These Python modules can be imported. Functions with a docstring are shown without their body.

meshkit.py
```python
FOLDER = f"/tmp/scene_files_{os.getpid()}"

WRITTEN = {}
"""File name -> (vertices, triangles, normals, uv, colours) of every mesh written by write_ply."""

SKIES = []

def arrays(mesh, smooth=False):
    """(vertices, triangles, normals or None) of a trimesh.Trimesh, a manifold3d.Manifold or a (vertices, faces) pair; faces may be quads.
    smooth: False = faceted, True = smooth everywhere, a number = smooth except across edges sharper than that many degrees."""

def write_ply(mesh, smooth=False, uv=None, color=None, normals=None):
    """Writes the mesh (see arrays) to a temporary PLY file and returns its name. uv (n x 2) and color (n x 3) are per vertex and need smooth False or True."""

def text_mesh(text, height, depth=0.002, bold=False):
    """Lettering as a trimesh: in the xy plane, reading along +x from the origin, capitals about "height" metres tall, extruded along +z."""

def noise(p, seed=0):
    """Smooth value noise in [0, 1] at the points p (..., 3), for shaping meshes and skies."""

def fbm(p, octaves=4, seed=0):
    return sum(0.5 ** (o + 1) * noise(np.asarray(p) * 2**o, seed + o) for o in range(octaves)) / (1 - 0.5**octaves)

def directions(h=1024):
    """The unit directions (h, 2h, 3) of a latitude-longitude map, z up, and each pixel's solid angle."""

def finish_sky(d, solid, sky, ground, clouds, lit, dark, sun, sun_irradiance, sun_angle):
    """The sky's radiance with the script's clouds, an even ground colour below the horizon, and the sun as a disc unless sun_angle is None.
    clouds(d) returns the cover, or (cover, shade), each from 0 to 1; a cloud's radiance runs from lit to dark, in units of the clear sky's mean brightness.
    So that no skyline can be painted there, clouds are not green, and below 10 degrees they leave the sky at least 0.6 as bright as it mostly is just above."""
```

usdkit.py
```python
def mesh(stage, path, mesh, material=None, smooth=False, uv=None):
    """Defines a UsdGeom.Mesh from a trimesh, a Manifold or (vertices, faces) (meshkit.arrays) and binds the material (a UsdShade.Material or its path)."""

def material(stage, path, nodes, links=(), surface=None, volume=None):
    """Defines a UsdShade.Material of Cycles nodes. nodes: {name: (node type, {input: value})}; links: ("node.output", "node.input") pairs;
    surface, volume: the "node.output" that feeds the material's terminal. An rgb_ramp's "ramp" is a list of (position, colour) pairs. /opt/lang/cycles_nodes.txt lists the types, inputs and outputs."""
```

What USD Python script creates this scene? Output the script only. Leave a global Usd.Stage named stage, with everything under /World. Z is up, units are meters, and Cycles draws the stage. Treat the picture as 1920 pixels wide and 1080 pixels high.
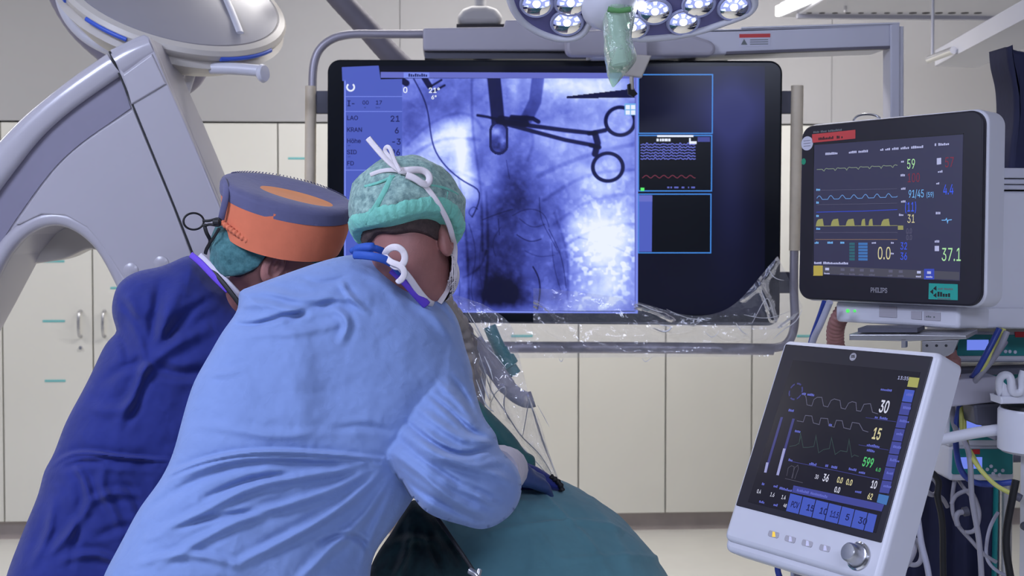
import math, random, re
import numpy as np, trimesh, shapely, manifold3d, usdkit, meshkit
from shapely.geometry import Polygon, box as sbox, LineString
from scipy.spatial import Delaunay, cKDTree
from scipy.interpolate import CubicSpline
from scipy.optimize import least_squares
from pxr import Usd, UsdGeom, UsdShade, UsdLux, Gf, Sdf

stage = Usd.Stage.CreateInMemory()
UsdGeom.SetStageUpAxis(stage, 'Z')
UsdGeom.SetStageMetersPerUnit(stage, 1.0)
UsdGeom.Xform.Define(stage, '/World')
UsdGeom.Scope.Define(stage, '/World/Looks')

# ------------------------------------------------------------------ camera
FPX, CXP = 2200.0, 960.0
YAW, PITCH = math.radians(3.1), math.radians(1.5)
CYP = 403 + FPX * math.tan(PITCH)
EYE = np.array([0, 0, 1.62])
FWD = np.array([math.sin(YAW) * math.cos(PITCH), math.cos(YAW) * math.cos(PITCH), -math.sin(PITCH)])
RGT = np.array([math.cos(YAW), -math.sin(YAW), 0])
UPV = np.cross(RGT, FWD)
cam = UsdGeom.Camera.Define(stage, '/World/camera')
cam.CreateHorizontalApertureAttr(36.0)
cam.CreateFocalLengthAttr(36.0 * FPX / 1920)
cam.CreateVerticalApertureOffsetAttr(-(540 - CYP) / 1920 * 36.0)
cam.CreateClippingRangeAttr(Gf.Vec2f(0.05, 100))
cam.CreateExposureAttr(0.0)
cam.CreateFStopAttr(7.0)
cam.CreateFocusDistanceAttr(2.25)
cam.AddTransformOp().Set(Gf.Matrix4d(*[float(v) for r in (np.r_[RGT, 0], np.r_[UPV, 0], np.r_[-FWD, 0], np.r_[EYE, 1]) for v in r]))

# ------------------------------------------------------------------ lights of the room (ceiling luminaires outside the frame)
def rect_light(name, loc, w, h, color, power, target=(0, 0, -1)):
    L = UsdLux.RectLight.Define(stage, '/World/' + name)
    L.CreateWidthAttr(w); L.CreateHeightAttr(h); L.CreateColorAttr(Gf.Vec3f(*color)); L.CreateIntensityAttr(power)
    z = -np.asarray(target, float); z /= np.linalg.norm(z)
    x = np.cross([0, 1, 0.001], z); x /= np.linalg.norm(x); y = np.cross(z, x)
    L.AddTransformOp().Set(Gf.Matrix4d(*[float(v) for r in (np.r_[x, 0], np.r_[y, 0], np.r_[z, 0], np.r_[np.asarray(loc, float), 1]) for v in r]))
WARM, COOL = (1.0, 0.965, 0.945), (0.67, 0.735, 1.0)
rect_light('ceiling_light_back', (0.9, 4.3, 2.97), 3.2, 0.5, WARM, 20, (0, .35, -1))
rect_light('ceiling_light_left', (-2.9, 4.2, 2.97), 1.2, 0.5, WARM, 17, (.1, .35, -1))
rect_light('ceiling_light_front', (-1.5, 1.2, 2.97), 1.4, 0.9, COOL, 28, (.35, .15, -1))
rect_light('ceiling_light_rear', (0.9, -1.0, 2.97), 2.0, 1.0, COOL, 16, (.1, .5, -1))

# ------------------------------------------------------------------ helpers
def P(px, py, d):
    return EYE + d * (FWD + (px - CXP) / FPX * RGT + (CYP - py) / FPX * UPV)
def Pv(p, d):
    p = np.asarray(p, float); d = np.broadcast_to(np.asarray(d, float), p.shape[:1])[:, None]
    return EYE + d * (FWD + ((p[:, 0] - CXP) / FPX)[:, None] * RGT + ((CYP - p[:, 1]) / FPX)[:, None] * UPV)
def ray(px, py):
    return FWD + (px - CXP) / FPX * RGT + (CYP - py) / FPX * UPV
def on_plane(px, py, pt, n):
    r = ray(px, py); return EYE + r * (np.dot(np.asarray(pt) - EYE, n) / np.dot(r, n))
def on_z(px, py, z): return on_plane(px, py, (0, 0, z), np.array([0, 0, 1.0]))
def on_y(px, py, y): return on_plane(px, py, (0, y, 0), np.array([0, 1.0, 0]))
def unit(v): v = np.asarray(v, float); return v / np.linalg.norm(v)

used, offs = set(), {}
def numbered(path):
    p, k = path, 0
    while p in used:
        k += 1; p = f'{path}_{k:03d}'
    used.add(p); return p
def tag(prim, label=None, cat=None, group=None, kind=None):
    for k, v in (('label', label), ('category', cat), ('group', group), ('kind', kind)):
        if v: prim.SetCustomDataByKey(k, v)
    return prim
def thing(name, label, cat, loc=(0, 0, 0), group=None, kind=None):
    path = numbered('/World/' + name); x = UsdGeom.Xform.Define(stage, path)
    x.AddTranslateOp().Set(Gf.Vec3d(*map(float, loc))); offs[path] = np.asarray(loc, float)
    return tag(x.GetPrim(), label, cat, group, kind)
def obj(name, mesh, m, parent=None, smooth=False, label=None, cat=None, group=None, kind=None, col=None):
    base = str(parent.GetPath()) if parent is not None else '/World'
    path = numbered(base + '/' + name); top = '/'.join(path.split('/')[:3])
    if not isinstance(mesh, trimesh.Trimesh):
        v, f, _ = meshkit.arrays(mesh); mesh = trimesh.Trimesh(v, f, process=False)
    mesh = mesh.copy()
    o = offs.get(top)
    if o is not None and parent is not None: mesh.apply_translation(-o)
    g = usdkit.mesh(stage, path, mesh, m, smooth)
    if col is not None:
        UsdGeom.PrimvarsAPI(g).CreatePrimvar('tint', Sdf.ValueTypeNames.Color3fArray, 'vertex').Set(usdkit.Vt.Vec3fArray.FromNumpy(np.asarray(col, np.float32)))
    return tag(g.GetPrim(), label, cat, group, kind)
def struct(name, mesh, m, parent=None, smooth=False):
    return obj(name, mesh, m, parent, smooth, kind='structure' if parent is None else None)
def cat_(*ms):
    ms = [m for m in ms if m is not None]
    return trimesh.util.concatenate(ms) if len(ms) > 1 else ms[0]
def tm(M):
    v, f, _ = meshkit.arrays(M); return trimesh.Trimesh(v, f, process=False)

def bx(x0, y0, z0, x1, y1, z1, b=0.0):
    """a box, its edges rounded by b"""
    lo, hi = np.minimum((x0, y0, z0), (x1, y1, z1)).astype(float), np.maximum((x0, y0, z0), (x1, y1, z1)).astype(float)
    if b <= 0:
        m = trimesh.creation.box(hi - lo); m.apply_translation((lo + hi) / 2); return m
    b = min(b, (hi - lo).min() * 0.45); pts = []
    s = [np.array([np.cos(a) * np.cos(e), np.sin(a) * np.cos(e), np.sin(e)]) for e in np.radians((0, 30, 60, 90)) for a in np.radians((0, 30, 60, 90))]
    for sx in (-1, 1):
        for sy in (-1, 1):
            for sz in (-1, 1):
                sg = np.array([sx, sy, sz]); c = np.where(sg > 0, hi - b, lo + b)
                pts += [c + b * sg * q for q in s]
    return trimesh.convex.convex_hull(np.array(pts))
def frame_mesh(m, O, X, Y, Z):
    T = np.eye(4); T[:3, 0], T[:3, 1], T[:3, 2], T[:3, 3] = X, Y, Z, O
    m = m.copy(); m.apply_transform(T)
    if np.dot(np.cross(X, Y), Z) < 0: m.invert()
    return m
def obox(O, X, Y, Z, a, b, bev=0.0):
    """a box from local corner a to b in the frame O, X, Y, Z"""
    return frame_mesh(bx(*a, *b, bev), O, X, Y, Z)
def spline(pts, n=40, closed=False):
    pts = np.asarray(pts, float)
    if closed: pts = np.vstack([pts, pts[:1]])
    t = np.r_[0, np.cumsum(np.maximum(np.linalg.norm(np.diff(pts, axis=0), axis=1), 1e-9) ** 0.7)]
    return CubicSpline(t, pts, bc_type='periodic' if closed else 'natural')(np.linspace(0, t[-1], n + (1 if closed else 0)))[: n if closed else None]
def sweep(pts, r, n=12, flat=1.0, up=None, caps=True, closed=False):
    """a tube along pts; r may vary along it; flat squeezes the section along its second axis"""
    pts = np.asarray(pts, float); k = len(pts); r = np.broadcast_to(np.asarray(r, float), (k,))
    t = (np.roll(pts, -1, 0) - np.roll(pts, 1, 0)) if closed else np.gradient(pts, axis=0)
    t /= np.maximum(np.linalg.norm(t, axis=1, keepdims=True), 1e-9)
    u = np.array(up if up is not None else ([0, 0, 1.0] if abs(t[0][2]) < 0.9 else [1.0, 0, 0]))
    a = np.linspace(0, 2 * np.pi, n, endpoint=False); V = []
    for i in range(k):
        x = np.cross(u, t[i]); x = x / max(np.linalg.norm(x), 1e-9); y = np.cross(t[i], x)
        if up is None: u = y
        V.append(pts[i] + r[i] * (np.cos(a)[:, None] * x + flat * np.sin(a)[:, None] * y))
    V = np.vstack(V); F = []
    for i in range(k if closed else k - 1):
        j = (i + 1) % k
        for q in range(n):
            w = (q + 1) % n; F += [[i * n + q, i * n + w, j * n + w], [i * n + q, j * n + w, j * n + q]]
    if caps and not closed:
        V = np.vstack([V, pts[:1], pts[-1:]]); c0, c1 = k * n, k * n + 1
        for q in range(n):
            w = (q + 1) % n; F += [[c0, w, q], [c1, (k - 1) * n + q, (k - 1) * n + w]]
    m = trimesh.Trimesh(V, np.array(F), process=False); return m
def tube(pts, r, n=12, k=None, **kw):
    return sweep(spline(pts, k or max(8, 8 * len(pts))) if len(pts) > 2 else pts, r, n, **kw)
def lathe(prof, O=(0, 0, 0), axis=(0, 0, 1), n=48):
    m = trimesh.creation.revolve(np.asarray(prof, float), sections=n)
    z = unit(axis); x = unit(np.cross([0.13, 1, 0.07] if abs(z[1]) < 0.9 else [1, 0, 0.1], z)); y = np.cross(z, x)
    m = frame_mesh(m, np.asarray(O, float), x, y, z)
    if m.volume < 0: m.invert()
    return m
def disc(O, axis, r, h, n=32, b=None):
    b = min(r, h) * 0.25 if b is None else b
    return lathe([(0, 0), (r, 0), (r, h - b), (r - b, h), (0, h)], O, axis, n)
def cross2(a, b): return a[..., 0] * b[..., 1] - a[..., 1] * b[..., 0]
def tri2d(poly):
    v, f = trimesh.creation.triangulate_polygon(poly, engine='earcut'); return np.asarray(v), np.asarray(f)
def clean(pts, step=None):
    p = np.asarray(pts, float)
    poly = p if isinstance(pts, Polygon) else Polygon(p)
    return poly
def slab(poly, h0, h1, b=0.0, seg=3, step=None):
    """a plate whose outline is poly (x, y), from z = h0 to h1, the rim at h1 rounded by b; returns a trimesh"""
    if not isinstance(poly, Polygon): poly = Polygon(poly)
    if not poly.is_valid or hasattr(poly, 'geoms'): poly = poly.buffer(0); poly = max(getattr(poly, 'geoms', [poly]), key=lambda g: g.area)
    poly = shapely.geometry.polygon.orient(poly)
    if step: poly = shapely.segmentize(poly, step)
    if b <= 0:
        m = trimesh.creation.extrude_polygon(poly, h1 - h0, engine='earcut'); m.apply_translation((0, 0, h0)); return m
    ring = np.array(poly.exterior.coords)[:-1]; n = len(ring)
    e0, e1 = ring - np.roll(ring, 1, 0), np.roll(ring, -1, 0) - ring
    e0 /= np.linalg.norm(e0, axis=1, keepdims=True) + 1e-12; e1 /= np.linalg.norm(e1, axis=1, keepdims=True) + 1e-12
    n0, n1 = np.c_[-e0[:, 1], e0[:, 0]], np.c_[-e1[:, 1], e1[:, 0]]
    nn = n0 + n1; nn /= np.maximum((nn * n1).sum(1, keepdims=True), 0.35)
    V, F = [], []
    rows = [(0.0, h0)] + [(b * (1 - math.cos(a)), h1 - b + b * math.sin(a)) for a in np.linspace(0, np.pi / 2, seg + 1)]
    for off, z in rows: V.append(np.c_[ring + nn * off, np.full(n, z)])
    for i in range(len(rows) - 1):
        q = np.arange(n); w = (q + 1) % n
        F += [np.c_[i * n + q, i * n + w, (i + 1) * n + w], np.c_[i * n + q, (i + 1) * n + w, (i + 1) * n + q]]
    V = np.vstack(V + [V[-1], V[0]]); top = len(rows) * n            # the faces keep corners of their own, so that they shade flat
    tv, f = tri2d(Polygon(ring))
    idx = cKDTree(ring).query(tv)[1]; f = idx[f]
    a2 = cross2(ring[f[:, 1]] - ring[f[:, 0]], ring[f[:, 2]] - ring[f[:, 0]]); f[a2 < 0] = f[a2 < 0][:, ::-1]
    F += [f + top, f[:, ::-1] + top + n]
    return trimesh.Trimesh(V, np.vstack(F), process=False)
def rrect(x0, y0, x1, y1, r=0.0, q=6):
    if r <= 0: return sbox(min(x0, x1), min(y0, y1), max(x0, x1), max(y0, y1))
    return sbox(min(x0, x1) + r, min(y0, y1) + r, max(x0, x1) - r, max(y0, y1) - r).buffer(r, quad_segs=q)

class Frame:
    """a plane of the world: O its corner, X to the right, Y up, Z towards the viewer"""
    def __init__(s, O, X, Y):
        s.O, s.X = np.asarray(O, float), unit(X); y = np.asarray(Y, float); s.Y = unit(y - s.X * np.dot(y, s.X)); s.Z = np.cross(s.X, s.Y)
    def at(s, px, py, h=0.0):
        d = on_plane(px, py, s.O + s.Z * h, s.Z) - s.O
        return np.array([d @ s.X, d @ s.Y])
    def w(s, a, b, h=0.0): return s.O + s.X * a + s.Y * b + s.Z * h
    def p(s, px, py, h=0.0): q = s.at(px, py, h); return s.w(q[0], q[1], h)
    def put(s, m): return frame_mesh(m, s.O, s.X, s.Y, s.Z)
    def poly(s, pix, h=0.0): return Polygon([s.at(x, y, h) for x, y in pix])
    def slab(s, pix, h0, h1, b=0.0, step=None, r=0.0, seg=3):
        pl = pix if isinstance(pix, Polygon) else s.poly(pix)
        if r > 0: r = max(r, b * 1.2); pl = pl.buffer(-r, join_style=2).buffer(r, quad_segs=6)
        return s.put(slab(pl, h0, h1, b, seg, step))
    def rect(s, x0, y0, x1, y1, h0, h1, b=0.0, r=0.0):
        """the plate between the pixels (x0, y0) and (x1, y1), square to the frame"""
        a, c = s.at(x0, y0), s.at(x1, y1)
        return s.put(slab(rrect(a[0], a[1], c[0], c[1], r), h0, h1, b))
    def line(s, pix, w, h0, h1):
        pl = LineString([s.at(x, y) for x, y in pix]).buffer(w / 2, cap_style=2, join_style=2)
        gs = getattr(pl, 'geoms', [pl])
        return s.put(cat_(*[trimesh.creation.extrude_polygon(g, h1 - h0, engine='earcut') for g in gs])) if h0 == 0 else s.put(shift(cat_(*[trimesh.creation.extrude_polygon(g, h1 - h0, engine='earcut') for g in gs]), h0))
    def text(s, t, px, py, height, h, wide=None, bold=False, depth=0.0004):
        """lettering with its lower left corner at the pixel, capitals HEIGHT metres tall"""
        m = meshkit.text_mesh(t, height, depth, bold); a = s.at(px, py)
        if wide: m.apply_scale([wide / max(m.bounds[1][0], 1e-6), 1, 1])
        m.apply_translation((a[0], a[1], h)); return s.put(m)
def shift(m, z): m = m.copy(); m.apply_translation((0, 0, z)); return m
def quad_frame(corners, W, ratio=None):
    """the frame of a rectangle W metres wide seen at the pixel corners (top left, top right, bottom right, bottom left); returns Frame, height"""
    Kc = np.asarray(corners, float)
    def pts(q):
        R = trimesh.transformations.euler_matrix(*q[:3])[:3, :3]; c = P(*Kc.mean(0), q[3]) + RGT * q[4] + UPV * q[5]
        x, y = R[:, 0], R[:, 1]; H = q[6]
        return np.array([c - x * W / 2 + y * H / 2, c + x * W / 2 + y * H / 2, c + x * W / 2 - y * H / 2, c - x * W / 2 - y * H / 2])
    def proj(w):
        d = w - EYE; z = d @ FWD; return np.c_[CXP + FPX * (d @ RGT) / z, CYP - FPX * (d @ UPV) / z]
    px_w = np.linalg.norm(Kc[1] - Kc[0])
    best = None
    for yaw in (-0.8, 0, 0.8):
        r = least_squares(lambda q: (proj(pts(q)) - Kc).ravel(), [np.pi / 2 - 0.1, 0, yaw, FPX * W / px_w * 0.9, 0, 0, W * (ratio or 0.8)])
        if best is None or r.cost < best.cost: best = r
    w = pts(best.x)
    return Frame(w[3], w[1] - w[0], w[0] - w[3]), best.x[6]
def wall_frame(px, py, d):
    """the frame square to the walls through the pixel at depth d"""
    return Frame(P(px, py, d), [1, 0, 0], [0, 0, 1])

def nets(fn, lo, hi, step, project=True):
    """the surface fn = 0 (negative inside) by naive surface nets, on a grid of STEP"""
    lo, hi = np.asarray(lo, float), np.asarray(hi, float); n = np.ceil((hi - lo) / step).astype(int) + 1
    g = np.stack(np.meshgrid(*[lo[k] + step * np.arange(n[k]) for k in range(3)], indexing='ij'), -1)
    v = fn(g.reshape(-1, 3)).reshape(n); s = v < 0
    c = np.zeros(n - 1); pos = np.zeros((*(n - 1), 3)); cnt = np.zeros(n - 1)
    corners = list(np.ndindex(2, 2, 2)); sl = lambda o: tuple(slice(o[k], n[k] - 1 + o[k]) for k in range(3))
    for a in corners:
        for k in range(3):
            if a[k] == 0:
                b = tuple(a[j] + (j == k) for j in range(3)); va, vb = v[sl(a)], v[sl(b)]; x = (va < 0) != (vb < 0)
                t = np.where(x, va / np.where(x, va - vb, 1), 0)
                for j in range(3): pos[..., j] += np.where(x, a[j] + (t if j == k else 0), 0)
                cnt += x
    act = cnt > 0; ids = -np.ones(n - 1, int); ids[act] = np.arange(act.sum())
    V = lo + step * (np.argwhere(act) + pos[act] / cnt[act][:, None]); F = []
    for k in range(3):
        a, b = [(1, 2), (2, 0), (0, 1)][k]
        s0 = [slice(1, -1)] * 3; s0[k] = slice(0, -1); s1 = [slice(1, -1)] * 3; s1[k] = slice(1, None)
        x = s[tuple(s0)] != s[tuple(s1)]; w = np.argwhere(x); w[:, a] += 1; w[:, b] += 1
        flip = s[tuple(s0)][x]
        def cell(da, db):
            q = w.copy(); q[:, a] -= da; q[:, b] -= db; return ids[q[:, 0], q[:, 1], q[:, 2]]
        q = np.stack([cell(1, 1), cell(0, 1), cell(0, 0), cell(1, 0)], 1); q[~flip] = q[~flip][:, ::-1]; F.append(q)
    F = np.vstack(F); F = np.vstack([F[:, [0, 1, 2]], F[:, [0, 2, 3]]])
    return trimesh.Trimesh(V, F, process=False)
def ellip(p, c, r, R=None):
    q = p - np.asarray(c); q = q @ R if R is not None else q
    k0 = np.linalg.norm(q / r, axis=1); k1 = np.linalg.norm(q / (np.asarray(r, float) ** 2), axis=1)
    return k0 * (k0 - 1) / np.maximum(k1, 1e-9)
def cone(p, a, b, ra, rb):
    a, b = np.asarray(a, float), np.asarray(b, float); ab = b - a; t = np.clip(((p - a) @ ab) / (ab @ ab), 0, 1)
    return np.linalg.norm(p - a - t[:, None] * ab, axis=1) - (ra + (rb - ra) * t)
def smin(a, b, k):
    h = np.clip(0.5 + 0.5 * (b - a) / k, 0, 1); return b + (a - b) * h - k * h * (1 - h)
def seg_dist(p, line):
    """distance of 2-D points p to a polyline, and which side of it they lie on"""
    line = np.asarray(line, float); best = np.full(len(p), 1e9); side = np.zeros(len(p)); tt = np.zeros(len(p)); L = np.r_[0, np.cumsum(np.linalg.norm(np.diff(line, axis=0), axis=1))]
    for i in range(len(line) - 1):
        a, b = line[i], line[i + 1]; ab = b - a; t = np.clip(((p - a) @ ab) / (ab @ ab), 0, 1); q = p - a - t[:, None] * ab
        d = np.linalg.norm(q, axis=1); m = d < best; best[m] = d[m]; side[m] = np.sign(ab[0] * q[m, 1] - ab[1] * q[m, 0]); tt[m] = (L[i] + t[m] * (L[i + 1] - L[i])) / L[-1]
    return best, side, tt

# ------------------------------------------------------------------ materials
def lin(*c): c = np.array(c, float) / 255; return tuple(np.where(c <= 0.04045, c / 12.92, ((c + 0.055) / 1.055) ** 2.4))
M = {}
def mat(name, color, rough=0.5, metal=0.0, var=0.0, vscale=6.0, bump=0.0, bscale=40.0, spec=0.5, coat=0.0, sheen=0.0, dist=0.002, col2=None, detail=3):
    nodes = {'p': ('principled_bsdf', dict(base_color=color, roughness=rough, metallic=metal, specular_ior_level=spec, coat_weight=coat, coat_roughness=0.1, sheen_weight=sheen))}
    links = []
    if var or bump or col2: nodes['tc'] = ('geometry', {})
    if var or col2:
        nodes['n'] = ('noise_texture', dict(scale=vscale, detail=detail, roughness=0.6))
        c2 = col2 or tuple(np.clip(np.array(color) * (1 - var), 0, 1))
        nodes['r'] = ('rgb_ramp', {'ramp': [(0.3, c2), (0.7, tuple(color))]})
        links += [('tc.position', 'n.vector'), ('n.fac', 'r.fac'), ('r.color', 'p.base_color')]
    if bump:
        nodes['bn'] = ('noise_texture', dict(scale=bscale, detail=4, roughness=0.6))
        nodes['b'] = ('bump', dict(strength=bump, distance=dist))
        links += [('tc.position', 'bn.vector'), ('bn.fac', 'b.height'), ('b.normal', 'p.normal')]
    M[name] = usdkit.material(stage, '/World/Looks/' + name, nodes, links, surface='p.BSDF'); return M[name]
def glow(name, color, strength=1.0):
    """a lit screen, lamp or mark on a screen under its glossy front"""
    M[name] = usdkit.material(stage, '/World/Looks/' + name, {'p': ('principled_bsdf', dict(base_color=(0.01, 0.01, 0.012), roughness=0.25, specular_ior_level=0.3, emission_color=color, emission_strength=strength))}, [], surface='p.BSDF'); return M[name]

mat('wall_paint', (0.41, 0.405, 0.41), 0.6, var=0.04, vscale=1.2, bump=0.05, bscale=60)
mat('ceiling_paint', (0.66, 0.66, 0.67), 0.8, var=0.04, vscale=1.0)
mat('cabinet_front', (0.72, 0.71, 0.65), 0.42, var=0.03, vscale=1.5)
mat('cabinet_carcass', (0.30, 0.29, 0.28), 0.6)
mat('plinth', (0.40, 0.35, 0.34), 0.5, var=0.15, vscale=8)
mat('floor_vinyl', (0.80, 0.79, 0.73), 0.35, var=0.08, vscale=3, col2=(0.74, 0.73, 0.68))
mat('label_teal', lin(110, 185, 185), 0.5)
mat('brushed_steel', (0.55, 0.55, 0.57), 0.32, 0.9, var=0.15, vscale=30)
mat('lamp_face', (0.16, 0.15, 0.33), 0.3)
mat('chrome', (0.8, 0.8, 0.82), 0.12, 1.0)
mat('tube_grey', (0.36, 0.34, 0.39), 0.4, 0.3, var=0.05)
mat('tube_beige', (0.72, 0.62, 0.46), 0.5, var=0.1, vscale=20)
mat('beam_grey', (0.42, 0.40, 0.46), 0.45, var=0.05, vscale=4)
mat('beam_white', (0.60, 0.60, 0.68), 0.4, var=0.04, vscale=4)
mat('hose_grey', (0.13, 0.12, 0.15), 0.6, var=0.1, vscale=15)
mat('dark_slot', (0.008, 0.006, 0.01), 0.6)
mat('bezel_black', (0.005, 0.007, 0.012), 0.22, spec=0.28)
mat('white_plastic', (0.68, 0.68, 0.74), 0.38, var=0.03, vscale=5)
mat('white_enamel', (0.46, 0.44, 0.48), 0.3, var=0.03, vscale=3, coat=0.2)
mat('groove_enamel', (0.24, 0.225, 0.30), 0.4, var=0.08, vscale=6)
mat('cream_plastic', (0.62, 0.58, 0.52), 0.4, var=0.05, vscale=5)
mat('shell_grey', (0.33, 0.32, 0.35), 0.35, var=0.06, vscale=3)
mat('stripe_blue', lin(60, 95, 200), 0.4)
mat('grey_plastic', (0.24, 0.23, 0.30), 0.5, var=0.06, vscale=10)
mat('dark_grey_plastic', (0.09, 0.09, 0.12), 0.5, var=0.06, vscale=10)
mat('monitor_black', (0.026, 0.024, 0.034), 0.38, spec=0.3, var=0.1, vscale=10)
mat('black_rubber', (0.008, 0.008, 0.01), 0.6)
mat('cable_grey', (0.34, 0.33, 0.38), 0.5)
mat('cable_blue', (0.03, 0.06, 0.32), 0.45)
mat('cable_yellow', (0.60, 0.60, 0.16), 0.5)
mat('cable_pale', (0.45, 0.45, 0.55), 0.45)
mat('hose_pink', (0.35, 0.16, 0.14), 0.5, var=0.2, vscale=40)
mat('pump_white', (0.62, 0.62, 0.68), 0.4)
mat('pump_teal', lin(30, 130, 130), 0.4, var=0.08, vscale=12)
mat('red_mark', lin(200, 40, 50), 0.5)
mat('sticker_red', lin(205, 66, 66), 0.5)
mat('sticker_teal', lin(30, 165, 150), 0.5)
mat('sticker_white', lin(205, 205, 220), 0.5)
mat('sticker_green', lin(20, 150, 110), 0.5)
mat('ink_black', (0.01, 0.01, 0.012), 0.6)
mat('ink_grey', (0.16, 0.18, 0.18), 0.6)
mat('logo_silver', (0.35, 0.34, 0.38), 0.4)
mat('apron_navy', (0.008, 0.011, 0.055), 0.7, var=0.3, vscale=8, bump=0.3, bscale=60)
mat('apron_trim', (0.30, 0.08, 0.05), 0.7)
mat('skin', lin(165, 112, 105), 0.5, var=0.15, vscale=40, bump=0.2, bscale=180)
mat('hair', (0.075, 0.045, 0.042), 0.75, var=0.5, vscale=120, bump=0.6, bscale=300)
mat('tie_white', (0.78, 0.72, 0.74), 0.8, bump=0.3, bscale=200)
mat('scarf_blue', lin(40, 85, 180), 0.7, bump=0.3, bscale=150)
mat('collar_purple', lin(105, 70, 205), 0.7)
mat('collar_white', (0.62, 0.58, 0.66), 0.8)
mat('glove_white', (0.62, 0.58, 0.66), 0.55, var=0.1, vscale=60)
mat('glove_blue', lin(55, 75, 125), 0.5, var=0.2, vscale=40)
mat('trousers', lin(40, 60, 120), 0.85)
mat('shoe_white', (0.6, 0.6, 0.62), 0.5)
def cloth(name, color, var, fine=900, wr=30, strength=0.35, rough=0.85, sheen=0.15, col2=None, vscale=14, trans=0.0):
    """woven or non-woven cloth: a fine grain and small soft creases"""
    nodes = {'g': ('geometry', {}), 'p': ('principled_bsdf', dict(base_color=color, roughness=rough, sheen_weight=sheen, specular_ior_level=0.25)),
             'n': ('noise_texture', dict(scale=vscale, detail=4, roughness=0.65)), 'r': ('rgb_ramp', {'ramp': [(0.3, col2 or tuple(np.array(color) * (1 - var))), (0.7, color)]}),
             'f': ('noise_texture', dict(scale=fine, detail=2)), 'w': ('noise_texture', dict(scale=wr, detail=3, roughness=0.5, distortion=0.6)),
             'b1': ('bump', dict(strength=strength, distance=0.004)), 'b2': ('bump', dict(strength=0.12, distance=0.001))}
    links = [('g.position', 'n.vector'), ('n.fac', 'r.fac'), ('r.color', 'p.base_color'), ('g.position', 'f.vector'), ('g.position', 'w.vector'), ('w.fac', 'b1.height'), ('f.fac', 'b2.height'), ('b1.normal', 'b2.normal'), ('b2.normal', 'p.normal')]
    M[name] = usdkit.material(stage, '/World/Looks/' + name, nodes, links, surface='p.BSDF')
cloth('gown_light', (0.21, 0.305, 0.58), 0.07, strength=.5)
cloth('gown_navy', (0.020, 0.032, 0.21), 0.2)
cloth('drape_teal', (0.125, 0.30, 0.345), 0.15, fine=500)
cloth('drape_dark', (0.012, 0.045, 0.05), 0.5, vscale=20, col2=(0.003, 0.008, 0.012))  # stained green; the shade under the arm is put into this dark colour
cloth('drape_green', (0.035, 0.13, 0.13), 0.15)
cloth('cap_green', lin(168, 200, 188), 0.3, fine=700, wr=60, vscale=85, col2=lin(92, 124, 124))
cloth('cap_band', lin(130, 208, 188), 0.2, wr=90, strength=0.6, vscale=60)
cloth('cap_teal', lin(85, 135, 138), 0.3, fine=700, wr=60, vscale=90, col2=lin(55, 100, 104))
cloth('orange_cloth', lin(222, 122, 88), 0.12, wr=20)
cloth('orange_bright', lin(214, 132, 72), 0.1, wr=20)
cloth('trim_grey', lin(98, 98, 132), 0.15, wr=50)
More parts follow.
